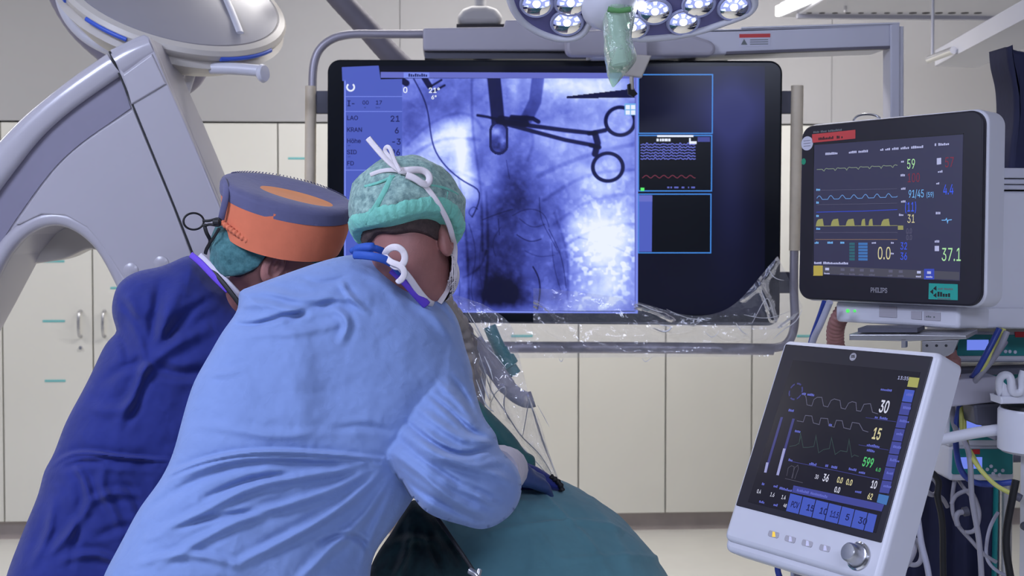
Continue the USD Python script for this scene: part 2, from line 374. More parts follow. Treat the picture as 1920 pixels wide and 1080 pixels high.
def clear(name, tint=(0.97, 0.97, 1.0), ior=1.45, rough=0.06, haze=0.0, bump=0.4, bscale=25, hcol=(0.8, 0.8, 0.85)):
    """clear plastic film: it lets the light through and shines along its creases"""
    nodes = {'g': ('geometry', {}), 't': ('transparent_bsdf', dict(color=tint)), 's': ('glossy_bsdf', dict(color=(1, 1, 1), roughness=rough)),
             'fr': ('fresnel', dict(IOR=ior)), 'm': ('mix_closure', {}), 'n': ('noise_texture', dict(scale=bscale, detail=3, distortion=1.0)), 'b': ('bump', dict(strength=bump, distance=0.006)),
             'd': ('diffuse_bsdf', dict(color=hcol)), 'm2': ('mix_closure', dict(fac=haze))}
    links = [('g.position', 'n.vector'), ('n.fac', 'b.height'), ('b.normal', 's.normal'), ('b.normal', 'fr.normal'), ('fr.fac', 'm.fac'), ('t.BSDF', 'm.closure1'), ('s.BSDF', 'm.closure2'), ('m.closure', 'm2.closure1'), ('d.BSDF', 'm2.closure2')]
    M[name] = usdkit.material(stage, '/World/Looks/' + name, nodes, links, surface='m2.closure')
clear('film_clear', haze=0.09, rough=0.12, bump=0.7, ior=1.7)
clear('film_crinkled', haze=0.10, rough=0.13, bump=0.9, bscale=18, ior=1.9)
clear('film_cream', tint=(0.9, 0.88, 0.84), haze=0.55, hcol=(0.62, 0.54, 0.48), rough=0.15)
clear('film_green', tint=(0.78, 0.93, 0.80), haze=0.36, hcol=(0.56, 0.76, 0.56), rough=0.12, bump=0.8, bscale=60)
clear('lens_glass', tint=(0.9, 0.92, 1.0), rough=0.03, bump=0.0)
def tinted(name, strength=1.0):
    M[name] = usdkit.material(stage, '/World/Looks/' + name, {'a': ('attribute', dict(attribute='tint')), 'p': ('principled_bsdf', dict(base_color=(0.006, 0.006, 0.008), roughness=0.22, specular_ior_level=0.25, emission_strength=strength))}, [('a.color', 'p.emission_color')], surface='p.BSDF')
tinted('screen_picture', 1.0)
for k, c in dict(panel_blue=(76, 92, 188), panel_edge=(122, 140, 236), strip_violet=(100, 108, 196), text_dark=(26, 30, 92), text_light=(200, 210, 255), frame_cyan=(62, 130, 214), white=(232, 238, 255),
                 trace_blue=(70, 80, 170), trace_red=(110, 42, 60), green_led=(90, 240, 110), row_blue=(92, 100, 190),
                 num_green=(168, 222, 160), num_red=(120, 48, 66), num_blue=(60, 92, 236), num_cyan=(112, 176, 236), num_cream=(206, 198, 150), num_white=(206, 208, 226),
                 wave_green=(120, 134, 118), wave_cyan=(96, 140, 200), wave_yellow=(146, 146, 92), wave_blue=(52, 70, 176), wave_tan=(128, 104, 92), ui_grey=(92, 92, 116), button_blue=(56, 72, 176), button_yellow=(172, 156, 76), box_cyan=(64, 112, 176), box_green=(48, 96, 110), ui_white=(176, 180, 220),
                 line_grey=(74, 74, 88), line_green=(48, 66, 66), bar_blue=(54, 56, 120), bar_white=(150, 152, 200), menu_blue=(62, 68, 146), key_blue=(66, 86, 184), key_dark=(22, 28, 84), vent_green=(80, 190, 110), note_yellow=(160, 160, 90), lamp_yellow=(255, 214, 90), lamp_white=(190, 194, 240), pump_display=(110, 130, 230), pump_bright=(200, 216, 255)).items():
    glow(k, lin(*c))
glow('lamp_diffuser', (1.0, 0.98, 0.96), 3.0)
glow('led_core', (0.82, 0.88, 1.0), 9.0)
glow('led_facet', (0.62, 0.70, 1.0), 2.2)
mat('lens_ring', (0.42, 0.44, 0.66), 0.25)
glow('led_glow', (0.45, 0.52, 1.0), 0.95)
clear('film_crease', haze=0.88, hcol=(0.97, 0.97, 0.99), rough=0.12, bump=0.3, ior=2.0)  # near-white haze: the glints along the film folds put into the colour
cloth('sleeve_green', lin(110, 170, 105), 0.2)

# ------------------------------------------------------------------ the setting
YF = 5.9                                   # the plane of the cabinet fronts
X0, X1, YR, ZC = -3.7, 4.3, -2.8, 3.0
struct('floor', bx(X0 - .1, YR - .1, -0.1, X1 + .1, YF + 0.6, 0), M['floor_vinyl'])
struct('ceiling', bx(X0 - .1, YR - .1, ZC, X1 + .1, YF + 0.6, ZC + 0.1), M['ceiling_paint'])
struct('wall_left', bx(X0 - 0.1, YR, 0, X0, YF + 0.5, ZC), M['wall_paint'])
struct('wall_right', bx(X1, YR, 0, X1 + 0.1, YF + 0.5, ZC), M['wall_paint'])
struct('wall_rear', bx(X0, YR - 0.1, 0, X1, YR, ZC), M['wall_paint'])
ZJ = on_y(450, 230, YF)[2]
ZP = on_y(20, 979, YF)[2]
seam = lambda px, py=500: on_y(px, py, YF)[0]
wb = thing('wall_back', None, None, (0, YF, 0), kind='structure')
struct('backing', bx(X0, YF + 0.45, 0, X1, YF + 0.5, ZC), M['wall_paint'], wb)
edges = [X0] + [seam(x, 120) for x in (-60, 345, 750, 1155, 1560, 1965)] + [X1]
for a, b in zip(edges[:-1], edges[1:]):
    struct('wall_panel', bx(a + 0.0012, YF, ZJ + 0.006, b - 0.0012, YF + 0.03, ZC, 0.0015), M['wall_paint'], wb)
struct('baseboard_back', bx(X0, YF + 0.05, 0, X1, YF + 0.44, ZP - 0.004), M['plinth'])

# cabinets: one thing for each unit, its doors and their handles
def cabinet(pxs, label, handles=(), strips=(), locks=()):
    xs = [seam(p) if p > -900 else X0 for p in pxs]
    t = thing('tall_cabinet', label, 'cabinet', ((xs[0] + xs[-1]) / 2, YF, ZP), group=None)
    obj('carcass', bx(xs[0] + .001, YF + 0.024, ZP, xs[-1] - .001, YF + 0.44, ZJ - 0.002), M['cabinet_carcass'], t)
    for k, (a, b) in enumerate(zip(xs[:-1], xs[1:])):
        d = obj('door', bx(a + 0.0035, YF, ZP + 0.002, b - 0.0035, YF + 0.02, ZJ - 0.003, 0.002), M['cabinet_front'], t)
        for hx in handles:
            c0, c1 = on_y(hx, 583, YF), on_y(hx, 630, YF)
            if a < c0[0] < b:
                o = np.array([0, -0.035, 0])
                obj('handle', tube([c0 + (0, 0.002, 0), c0 + o * 0.6, c0 + o + (0, 0, -.012), c1 + o + (0, 0, .012), c1 + o * 0.6, c1 + (0, 0.002, 0)], 0.007, 10, 40), M['brushed_steel'], d)
        for lx in locks:
            c = on_y(lx, 652, YF)
            if a < c[0] < b: obj('lock', disc(c + (0, 0.002, 0), (0, -1, 0), 0.010, 0.014, 20), M['chrome'], d)
        for sx0, sx1, sy in strips:
            c0, c1 = on_y(sx0, sy - 2, YF), on_y(sx1, sy + 2, YF)
            if a < c0[0] < b: obj('label_strip', bx(c0[0], YF - 0.0025, c1[2], c1[0], YF + .001, c0[2], 0.001), M['label_teal'], d)
cabinet((-999, -345, -170, 3), 'cream tall cabinet at the far left edge of the back row')
cabinet((3, 173, 348), 'cream tall double-door cabinet with two bar handles, seen through the white scanner arch', (152, 197), ((80, 122, 602), (84, 123, 714), (80, 121, 490), (207, 247, 540), (207, 247, 650)), (152,))
cabinet((348, 522, 697), 'cream tall double-door cabinet between the white scanner arm and the wall screen', (502, 545), ((363, 402, 297), (540, 580, 297)))
cabinet((697, 870), 'cream tall single-door cabinet hidden behind the left half of the wall screen')
cabinet((919, 1085, 1249), 'cream double-door cabinet under the middle of the wall screen, beside the clear plastic film', (), ((958, 999, 630),))
cabinet((1249, 1411, 1572), 'cream double-door cabinet under the right end of the wall screen', (), ((1494, 1532, 630),))
cabinet((1572, 1730, 1890), 'cream tall cabinet behind the patient monitor and the ventilator screen')
cabinet((1890, 2050, 2210), 'cream tall cabinet at the far right edge of the back row')
struct('trim_1', bx(seam(870) + .001, YF + .003, ZP, seam(919) - .001, YF + .03, ZJ - .003), M['cabinet_front'])

# ------------------------------------------------------------------ ceiling equipment at the top right
def zplate(pix, z, h): return shift(slab([on_z(x, y, z)[:2] for x, y in pix], 0, h), z)
t = thing('ceiling_air_panel', 'pale perforated ceiling air panel with a row of dark holes along its far edge', 'ceiling panel', on_z(1660, 30, 2.42))
A, B = on_z(1492, 30, 2.42), on_z(1835, 30, 2.42)
yb = (A[1] + B[1]) / 2
obj('plate', bx(A[0], 1.6, 2.42, X1 - 0.5, yb, 2.52, 0.006), M['white_plastic'], t)
obj('edge_lip', bx(A[0] - .004, yb - .02, 2.405, X1 - 0.5, yb + .006, 2.425, .002), M['beam_white'], t)
for k, px in enumerate(np.linspace(1512, 1826, 14)):
    c = on_z(px, 27, 2.42); obj('air_hole', disc(c + (0, -.035, -0.002), (0, 0, 1), 0.011 if px < 1690 else .015, 0.004, 16), M['dark_slot'], t)
c = on_z(1585, 12, 2.42)
obj('drop_pin', tube([c + (0, 0, .01), c + (0, 0, -.022)], 0.006, 10), M['chrome'], t)
for x in (A[0] + .3, X1 - .8):
    for y in (2.0, yb - .3): obj('hanger_rod', tube([(x, y, 2.51), (x, y, ZC)], .012, 10), M['brushed_steel'], t)
t = thing('ceiling_lamp', 'bright white lit linear lamp beside the perforated ceiling panel', 'ceiling lamp', on_z(1490, 20, 2.44))
A, B = on_z(1453, 32, 2.43), on_z(1528, 0, 2.43)
dl = unit((B - A) * (1, 1, 0)); nl = np.array([dl[1], -dl[0], 0]) * -1
L = 1.5
obj('housing', obox(A, dl, nl, (0, 0, 1), (0, 0.022, 0.0), (L, 0.16, 0.06), .004), M['white_plastic'], t)
obj('diffuser', obox(A, dl, nl, (0, 0, 1), (0, 0, 0.002), (L, 0.021, 0.045), .004), M['lamp_diffuser'], t)
for q in (.3, 1.2): obj('hanger_rod', tube([A + dl * q + nl * .09 + (0, 0, .055), A + dl * q + nl * .09 + (0, 0, ZC - 2.43)], .006, 8), M['brushed_steel'], t)

# boom arm with a steel tip, coming from the right
zb = 2.13
t = thing('boom_arm', 'white flat boom arm with a polished steel tip, coming in at the top right', 'boom arm', on_z(1800, 110, zb))
pl = [on_z(x, y, zb)[:2] for x, y in ((1752, 124), (1832, 127), (1925, 89), (2150, -5), (2080, -42), (1935, 28))]
obj('arm', shift(slab(Polygon(pl).buffer(-.012).buffer(.012), 0, 0.055, .006), zb), M['white_plastic'], t, smooth=30)
a, b = on_z(1742, 114, zb), on_z(1788, 101, zb)
obj('steel_tip', tube([a + (0, 0, .004), (a + b) / 2 + (0, 0, .008), b + (0, 0, .012)], 0.0125, 16), M['chrome'], t, smooth=40)
pm_ = np.mean([pl[3], pl[4]], axis=0)
obj('ceiling_column', tube([(pm_[0], pm_[1], zb + .02), (pm_[0], pm_[1], ZC)], .09, 20), M['white_plastic'], t, smooth=40)
a = P(1762, 104, np.dot(on_z(1762, 104, zb + .03) - EYE, FWD)); a[2] = zb + .03
obj('drop_rod', tube([a + (0, .06, 0), (a[0], a[1] + .06, ZC)], .005, 10), M['white_plastic'], t, smooth=40)

# ------------------------------------------------------------------ the big wall screen and its frame
SF, SH = quad_frame([(613, 111), (1467, 114), (1463, 612), (613, 603)], 1.30, 0.58)
t = thing('wall_screen', 'large black-bezelled medical display showing a blue X-ray picture with scissors', 'screen', SF.w(.65, 0, -.04))
obj('housing', SF.put(slab(rrect(0, 0, 1.30, SH, .036, 8), -0.075, 0, .006)), M['bezel_black'], t, smooth=35)
obj('back_cover', SF.put(slab(rrect(.06, .06, 1.24, SH - .06, .03), -0.13, -0.074)), M['grey_plastic'], t)
def grid_picture(F, x0, y0, x1, y1, step, h, fn):
    nx, ny = int((x1 - x0) / step) + 1, int((y1 - y0) / step) + 1
    gx, gy = np.meshgrid(np.linspace(x0, x1, nx), np.linspace(y0, y1, ny)); p = np.c_[gx.ravel(), gy.ravel()]
    c = [F.p(*q, h) for q in ((x0, y0), (x1, y0), (x1, y1), (x0, y1))]
    u, v = ((p[:, 0] - x0) / (x1 - x0))[:, None], ((p[:, 1] - y0) / (y1 - y0))[:, None]
    V = c[0] * (1 - u) * (1 - v) + c[1] * u * (1 - v) + c[2] * u * v + c[3] * (1 - u) * v
    i = np.arange(nx * ny).reshape(ny, nx); a, b, cc, d = i[:-1, :-1].ravel(), i[:-1, 1:].ravel(), i[1:, 1:].ravel(), i[1:, :-1].ravel()
    f = np.vstack([np.c_[a, d, cc], np.c_[a, cc, b]])
    col = np.clip(fn(p), 0, 255) / 255; col = np.where(col <= 0.04045, col / 12.92, ((col + 0.055) / 1.055) ** 2.4)
    return trimesh.Trimesh(V, f, process=False), col
def n2(p, s, seed, o=4): return meshkit.fbm(np.c_[p / s, np.full(len(p), 7.3)], o, seed) - 0.5
def sstep(a, b, x): t = np.clip((x - a) / (b - a), 0, 1); return t * t * (3 - 2 * t)
def blob(p, cx, cy, rx, ry, a, rot=0.0, pw=2.0):
    c, s = math.cos(math.radians(rot)), math.sin(math.radians(rot)); x, y = p[:, 0] - cx, p[:, 1] - cy
    return a * np.exp(-(((x * c + y * s) / rx) ** 2 + ((-x * s + y * c) / ry) ** 2) ** (pw / 2))
def stroke(p, line, w, soft=1.0): return 1 - sstep(w / 2 - soft, w / 2 + soft, seg_dist(p, line)[0])
def xray(p):
    q = p + 9 * np.c_[n2(p, 40, 3, 3), n2(p, 40, 9, 3)]
    L = 0.66 + 0.36 * n2(p, 70, 1) + 0.22 * n2(q, 22, 5) + .13 * n2(q, 8, 15, 3)
    for b in ((838, 258, 60, 30, .42, -20), (872, 330, 24, 60, .34, -12), (866, 280, 9, 34, .25, 0), (805, 318, 46, 26, .26), (772, 330, 30, 40, .12), (1100, 165, 70, 22, .34), (1030, 180, 30, 60, .12), (965, 170, 12, 60, .18), (1142, 480, 60, 74, .30), (1100, 430, 50, 46, .28), (1160, 420, 40, 60, .2), (1120, 555, 60, 40, .16), (1100, 330, 70, 30, .18), (1030, 250, 60, 30, .14), (1150, 250, 40, 60, .12), (860, 560, 40, 40, .12), (1060, 570, 60, 18, .1),
              (975, 300, 46, 60, -.16), (962, 345, 34, 44, -.30), (970, 385, 70, 40, -.18), (990, 420, 70, 60, -.20), (945, 545, 44, 30, -.50), (940, 470, 50, 60, -.22), (890, 470, 46, 80, -.26), (1010, 500, 60, 70, -.14), (1050, 480, 14, 90, -.18), (800, 195, 60, 26, -.16, 20), (770, 240, 24, 30, -.2), (880, 178, 50, 30, -.10), (900, 300, 16, 90, -.12), (975, 230, 50, 60, -.10), (935, 510, 90, 24, -.12), (900, 560, 70, 20, -.2), (985, 565, 90, 14, -.16)):
        L = L + blob(p, *b)
    # vertebra seen as a paler block between darker rims, ribs, and the mottled lung at the lower right
    L += 0.16 * sstep(0, 1, n2(q, 9, 21, 2) * 5) * (1.5 * blob(p, 1130, 480, 75, 95, 1.0) + .3) - .05
    for line, w, a in (([(760, 300), (830, 262), (900, 262)], 6, .14), ([(760, 275), (820, 225), (880, 215), (905, 240)], 5, .10), ([(770, 350), (840, 320), (905, 345)], 6, .10), ([(1010, 330), (1090, 295), (1190, 270)], 8, .12), ([(1020, 375), (1100, 330), (1190, 318)], 6, .10), ([(1040, 420), (1120, 372), (1190, 365)], 6, .09), ([(1060, 460), (1130, 425), (1190, 420)], 5, .08), ([(1060, 520), (1130, 500), (1190, 505)], 5, .08), ([(885, 150), (888, 250), (900, 340), (905, 470)], 4, .16), ([(912, 360), (915, 480), (905, 580)], 4, .12), ([(860, 330), (875, 450), (880, 580)], 4, .14), ([(990, 300), (1000, 260), (985, 220)], 5, .10), ([(1040, 400), (1062, 470), (1064, 560)], 4, .14), ([(870, 520), (900, 500), (912, 470)], 3, .12), ([(1085, 445), (1150, 462), (1186, 480)], 2, .16)):
        L -= a * stroke(p, spline(line, 24), w, 3)
    L -= .07 * sstep(0.1, .28, np.abs(n2(q, 30, 31, 3)) * -1 + .3) * .6
    dark = lambda k, s: None
    L = L * (1 - .62 * stroke(p, [(1010, 140), (1004, 190), (988, 222)], 23, 2) * .75)
    L = L * (1 - .55 * stroke(p, [(988, 222), (960, 226)], 13, 2))
    L = L * (1 - .88 * stroke(p, [(926, 140), (932, 200), (936, 246)], 25, 1.6))
    cap = seg_dist(p, [(936, 245), (936, 272)])[0]
    L = np.where(cap < 18, np.where(cap > 13, .10, np.clip(.24 + blob(p, 930, 246, 12, 9, .5) + blob(p, 944, 262, 6, 8, .3) + .3 * n2(p, 6, 4, 2), .05, .7)), L)
    for line, w in (([(896, 216), (915, 219), (934, 224)], 5), ([(934, 226), (1000, 236), (1060, 244), (1116, 250)], 8), ([(934, 228), (1000, 246), (1060, 262), (1112, 272)], 7.5), ([(960, 219), (1000, 222), (1010, 228)], 8), ([(940, 224), (985, 231)], 15), ([(1116, 250), (1121, 268), (1116, 288)], 12), ([(1105, 250), (1135, 244)], 8), ([(1108, 272), (1124, 276)], 8)):
        L = L * (1 - .90 * stroke(p, line, w, 1.4))
    for cx, cy, rx, ry in ((1163, 227, 27, 26), (1140, 313, 28, 26)):
        r = np.hypot((p[:, 0] - cx) / rx, (p[:, 1] - cy) / ry); L = L * (1 - .92 * (1 - sstep(2.6, 4.6, np.abs(r - 1) * rx)))
    tip = np.array([p[:, 0] - 1063, p[:, 1] - 182]); tx = np.clip(tip[0] / 130, 0, 1)
    up, lo = 182 - 1.5 - 15 * tx, 182 + 2.5 - 1.5 * tx
    L = np.where((tip[0] > 0) & (p[:, 1] > up) & (p[:, 1] < lo), .05, L)
    for line, w, a in (([(776, 148), (800, 200), (808, 250), (818, 285), (845, 320), (880, 345), (898, 358), (896, 385), (886, 406)], 2.6, .72), ([(886, 406), (880, 398), (888, 388), (896, 392)], 2, .5), ([(1000, 500), (1010, 520), (1013, 545), (1008, 580)], 2.6, .8),
                       ([(905, 412), (930, 402), (962, 392)], 1.8, .6), ([(935, 410), (937, 440)], 1.8, .6), ([(970, 440), (995, 452), (1015, 448)], 2, .6), ([(1012, 370), (1016, 410), (1030, 440), (1046, 470)], 1.6, .5), ([(1030, 430), (1052, 480), (1062, 540)], 1.8, .5), ([(950, 300), (956, 335)], 1.6, .4), ([(962, 404), (990, 392), (1018, 400), (1030, 425)], 1.8, .45), ([(975, 410), (1000, 425), (1022, 420)], 1.6, .45), ([(940, 425), (925, 455), (930, 480)], 1.6, .4), ([(1035, 455), (1040, 500), (1052, 545)], 1.6, .4), ([(985, 470), (1010, 480), (1040, 478)], 1.6, .35), ([(880, 420), (892, 480), (884, 540), (892, 580)], 2, .35), ([(850, 480), (862, 530), (858, 580)], 2, .3), ([(905, 430), (900, 500), (908, 560)], 1.6, .3)):
        L = L * (1 - a * stroke(p, spline(line, 30), w, 1.0))
    for line, w in (([(796, 146), (806, 162)], 11), ([(808, 162), (828, 150)], 4), ([(812, 172), (834, 160)], 4), ([(756, 152), (762, 156)], 12)):
        L = L * (1 - .92 * stroke(p, line, w, 1))
    L = np.clip(L, 0.0, 1.0)
    k = np.array([0, .12, .3, .5, .7, .85, 1.0]); C = np.array([(14, 16, 48), (30, 34, 92), (62, 72, 160), (98, 112, 212), (146, 162, 246), (196, 212, 255), (236, 243, 255)], float)
    return np.stack([np.interp(L, k, C[:, j]) for j in range(3)], 1)
def backlight(p):
    """the dark part of the lit panel: black never goes quite dark, with the uneven glow of the panel"""
    g = blob(p, 1390, 205, 130, 70, 1.0) * .8 + blob(p, 1370, 300, 40, 190, .5) + .12 * n2(p, 60, 8)
    g = np.clip(g + .06, 0, 1)[:, None]
    return (1 - g) * np.array([6, 8, 26]) + g * np.array([44, 48, 104])
ms, col = grid_picture(SF, 643, 124, 1434, 590, 6.0, .0006, backlight)
obj('display_panel', ms, M['screen_picture'], t, smooth=True, col=col)
ms, col = grid_picture(SF, 754, 147, 1190, 583, 1.15, .0012, xray)
obj('x_ray_picture', ms, M['screen_picture'], t, smooth=True, col=col, label='blue X-ray picture of a chest with clamp and scissors')
lp = obj('patient_data_panel', SF.slab([(645, 150), (755, 148), (755, 586), (645, 586)], .0008, .0010), M['panel_blue'], t, label='blue side panel with angles and numbers')
obj('name_field', SF.slab([(641, 126), (710, 123), (714, 150), (642, 152)], .0010, .0012), M['panel_blue'], t)
obj('title_strip', cat_(SF.slab([(714, 135), (1200, 137), (1200, 147.5), (714, 146)], .0010, .0012), SF.slab([(1190, 147), (1197, 147), (1196, 587), (1190, 587)], .0010, .0012)), M['strip_violet'], t)
obj('title_field', SF.slab([(757, 136), (805, 136), (805, 146), (757, 146)], .0012, .0014), M['panel_edge'], t)
obj('title_text', cat_(*[SF.slab([(766 + 4 * i, 138 + i % 3), (769 + 4 * i, 138 + i % 3), (769 + 4 * i, 144), (766 + 4 * i, 144)], .0014, .0016) for i in range(9)]), M['text_dark'], t)
for y in (181, 209, 319, 374, 420, 480): obj('panel_rule', SF.line([(646, y), (754, y)], .0018, .0010, .0012), M['panel_edge'], lp)
obj('panel_edge', SF.line([(647, 150), (647, 586)], .004, .0010, .0012), M['panel_edge'], lp)
for s, x, y, h in (('LAO', 650, 225, .012), ('KRAN', 650, 247, .012), ('Höhe', 650, 268, .012), ('SID', 650, 289, .012), ('FD', 650, 310, .012), ('00', 679, 196, .011), ('17', 704, 196, .011), ('Bi', 683, 203, .004), ('Serie', 704, 203, .004), ('cm', 652, 274, .004), ('cm', 652, 295, .004), ('cm', 652, 316, .004), ('I-', 651, 199, .016)):
    obj('caption', SF.text(s, x, y, h, .0010, bold=h > .01), M['text_dark'], lp)
for s, x, y in (('21', 731, 228), ('6', 739, 250), ('-3', 733, 271), ('96', 732, 291)):
    obj('number', SF.text(s, x, y, .0165, .0010, bold=True), M['text_dark'], lp)
a = np.linspace(-.9, np.pi + .9, 24) + np.pi
obj('loading_mark', SF.line([(657.5 + 6.8 * np.cos(u), 163.5 - 6.8 * np.sin(u)) for u in a], .0048, .0010, .0014), M['white'], lp)
for s, x, y, h in (('21°', 803, 174, .014), ('6°', 808, 186, .011), ('0', 755, 174, .016)): obj('angle_mark', SF.text(s, x, y, h, .0014, bold=True), M['white'], t)
obj('menu_tile', SF.slab([(1171, 194), (1192, 194), (1192, 216), (1171, 216)], .0014, .0016), M['num_cyan'], t)
obj('menu_icon', cat_(*[SF.slab([(x, y), (x + 8, y), (x + 8, y + 8), (x, y + 8)], .0016, .0018) for x in (1173, 1183) for y in (197, 207)]), M['white'], t)
for y0, y1, x1 in ((140, 250, 1336), (254, 358, 1334.5), (364, 474, 1333)):
    obj('window_frame', SF.line([(1197, y0), (x1, y0), (x1 - .6, y1), (1197, y1), (1197, y0)], .0034, .0010, .0014), M['frame_cyan'], t)
obj('window_edge', SF.line([(1195, 146), (1194, 586), (756, 584)], .005, .0012, .0015), M['panel_edge'], t)
vw = obj('vital_signs_window', SF.slab([(1199, 257), (1332, 257), (1332, 356), (1199, 356)], .0008, .0010), M['bezel_black'], t)
obj('heading_bar', SF.slab([(1232, 253.5), (1300, 253.5), (1300, 257), (1232, 257)], .0014, .0016), M['white'], vw)
obj('heading', cat_(*[SF.slab([(x, 260), (x + w_, 260), (x + w_, 265), (x, 265)], .0012, .0014) for x, w_ in ((1231, 4), (1237, 3), (1241, 4), (1246, 6), (1253, 4))]), M['white'], vw)
obj('marker', cat_(SF.slab([(1292, 265), (1306, 265), (1306, 270), (1292, 270)], .0012, .0014), SF.slab([(1292, 259), (1295, 259), (1295, 266), (1292, 266)], .0012, .0014)), M['white'], vw)
obj('side_field', SF.slab([(1308, 257), (1331, 257), (1331, 266), (1308, 266)], .0011, .0012), M['menu_blue'], vw)
for k in range(6):
    y = 271 + 5.4 * k; xs = np.linspace(1201, 1304, 90)
    obj('trace', SF.line([(x, y - 2.2 * math.exp(-(((x - 1206) % 15.5) - 7) ** 2 / 3) + .8 * math.sin(x * .9 + k)) for x in xs], .0032, .0012, .0014), M['row_blue'], vw)
xs = np.linspace(1204, 1304, 80)
obj('pressure_trace', SF.line([(x, 335 - 5 * abs(math.sin((x - 1204) * .19)) ** 1.5 - 1.6 * abs(math.sin((x - 1204) * .19 + .8))) for x in xs], .0024, .0012, .0014), M['trace_red'], vw)
obj('status_led', SF.slab([(1201, 352), (1208, 352), (1208, 358), (1201, 358)], .0014, .0016), M['green_led'], vw)
obj('footer', cat_(*[SF.slab([(x, 350), (x + w_, 350), (x + w_, 353), (x, 353)], .0012, .0014) for x, w_ in ((1251, 4), (1257, 3), (1264, 8), (1278, 5), (1290, 2), (1296, 7))]), M['row_blue'], vw)
obj('empty_window', SF.slab([(1199, 367), (1331, 367), (1330, 472), (1199, 472)], .0007, .00085), M['bezel_black'], t)
obj('side_bar', SF.slab([(1198, 366), (1223, 366), (1222, 472), (1198, 472)], .0010, .0012), M['panel_blue'], t)
obj('side_bar_head', SF.slab([(1198, 366), (1223, 366), (1223, 378), (1198, 378)], .0012, .0013), M['strip_violet'], t)

# the bent tube frame that guards the screen, hung from the beam
D = 3.44
t = thing('screen_guard_frame', 'grey bent tube frame around the wall screen with beige padded uprights', 'frame', P(588, 650, D))
r = .0125
pts = [P(800, 64, D), P(700, 64, D), P(655, 65, D), P(622, 74, D), P(598, 95, D), P(588, 125, D), P(586, 165, D), P(584, 250, D), P(583, 420, D), P(584, 560, D), P(588, 615, D), P(602, 640, D), P(640, 650, D), P(760, 651, D), P(1000, 650, D - .03), P(1250, 652, D - .06), P(1440, 653, D - .08), P(1474, 645, D - .08), P(1488, 618, D - .08), P(1489, 560, D - .08), P(1491, 400, D - .08), P(1494, 165, D - .08)]
obj('tube', sweep(spline(pts, 240), r, 16), M['tube_grey'], t, smooth=40)
obj('lower_rail', tube([P(905, 651, D - .04), P(1200, 652, D - .07), P(1450, 655, D - .1)], .0165, 16), M['tube_grey'], t, smooth=40)
obj('padding', tube([P(583, 162, D), P(582, 300, D), P(581, 480, D)], .0165, 18), M['tube_beige'], t, smooth=40)
obj('padding', tube([P(1495, 161, D - .08), P(1493, 300, D - .08), P(1491, 470, D - .08)], .0175, 18), M['tube_beige'], t, smooth=40)
for x0, x1, dd in ((592, 626, 0), (1450, 1490, -.08)):
    F = wall_frame(x0, 212, D + dd)
    obj('bracket', F.slab([(x0, 170), (x1, 170), (x1, 213), (x0, 213)], -.02, .0, .003), M['dark_grey_plastic'], t)
    obj('bracket', F.slab([(x0, 510), (x1, 510), (x1, 550), (x0, 550)], -.02, .0, .003), M['dark_grey_plastic'], t)
t = thing('screen_beam', 'long grey overhead beam carrying the wall screen, with a white arm end and warning label', 'beam', P(1100, 100, 3.4))
F = wall_frame(1100, 95, 3.40)
obj('box_beam', F.slab([(793, 52), (945, 50), (948, 37), (1120, 36), (1120, 96), (793, 95)], -.16, 0, .006, r=.003), M['beam_grey'], t, smooth=30)
obj('under_rail', F.slab([(796, 95), (1370, 99), (1370, 110), (796, 108)], -.12, -.02), M['dark_grey_plastic'], t)
F = wall_frame(1400, 95, 3.30)
obj('arm', F.slab([(1110, 58), (1390, 53), (1672, 43), (1672, 90), (1362, 101), (1200, 108), (1110, 108)], -.14, 0, .008, r=.004), M['beam_white'], t, smooth=30)
obj('arm_cover', F.slab([(1060, 60), (1250, 52), (1330, 78), (1350, 96), (1360, 106), (1060, 106)], -.02, .02, .010, r=.02), M['beam_grey'], t, smooth=30)
obj('under_strip', F.slab([(1362, 97), (1672, 86), (1672, 91), (1362, 102)], -.02, .003), M['hose_grey'], t)
obj('post', cat_(F.slab([(1668, 46), (1686, 44), (1686, 300), (1668, 300)], -.05, .006, .004), ), M['beam_white'], t, smooth=30)
obj('post_edge', tube([F.p(1689, 50, -.01), F.p(1689, 300, -.01)], .0078, 14), M['white_plastic'], t, smooth=40)
obj('top_edge', F.slab([(1390, 51), (1686, 42), (1686, 45), (1390, 54)], -.14, .004), M['white_plastic'], t)
wl = obj('warning_label', F.slab([(1386, 63), (1444, 62), (1444, 86), (1386, 88)], 0, .0012), M['sticker_white'], t, label='white label with a red band and small triangle')
obj('red_band', F.slab([(1386, 64), (1444, 63), (1444, 70), (1386, 71)], .0012, .0018), M['sticker_red'], wl)
obj('triangle', F.slab([(1389, 84), (1401, 84), (1395, 73)], .0012, .0018), M['ink_grey'], wl)
for y in (75, 79, 83): obj('print_line', F.line([(1406, y), (1440, y - .6)], .0022, .0012, .0018), M['ink_grey'], wl)
# pole joining screen and beam
for x in (900, 1300): obj('mount', SF.put(slab(rrect(*SF.at(x - 18, 140), *SF.at(x + 18, 60)), -.15, -.13)), M['dark_grey_plastic'], t)
obj('ceiling_column', bx(*(P(1040, 40, 3.5) - (.05, .0, 0)), *(P(1040, 40, 3.5) + (.05, .1, ZC - P(1040, 40, 3.5)[2])), .006), M['beam_grey'], t)
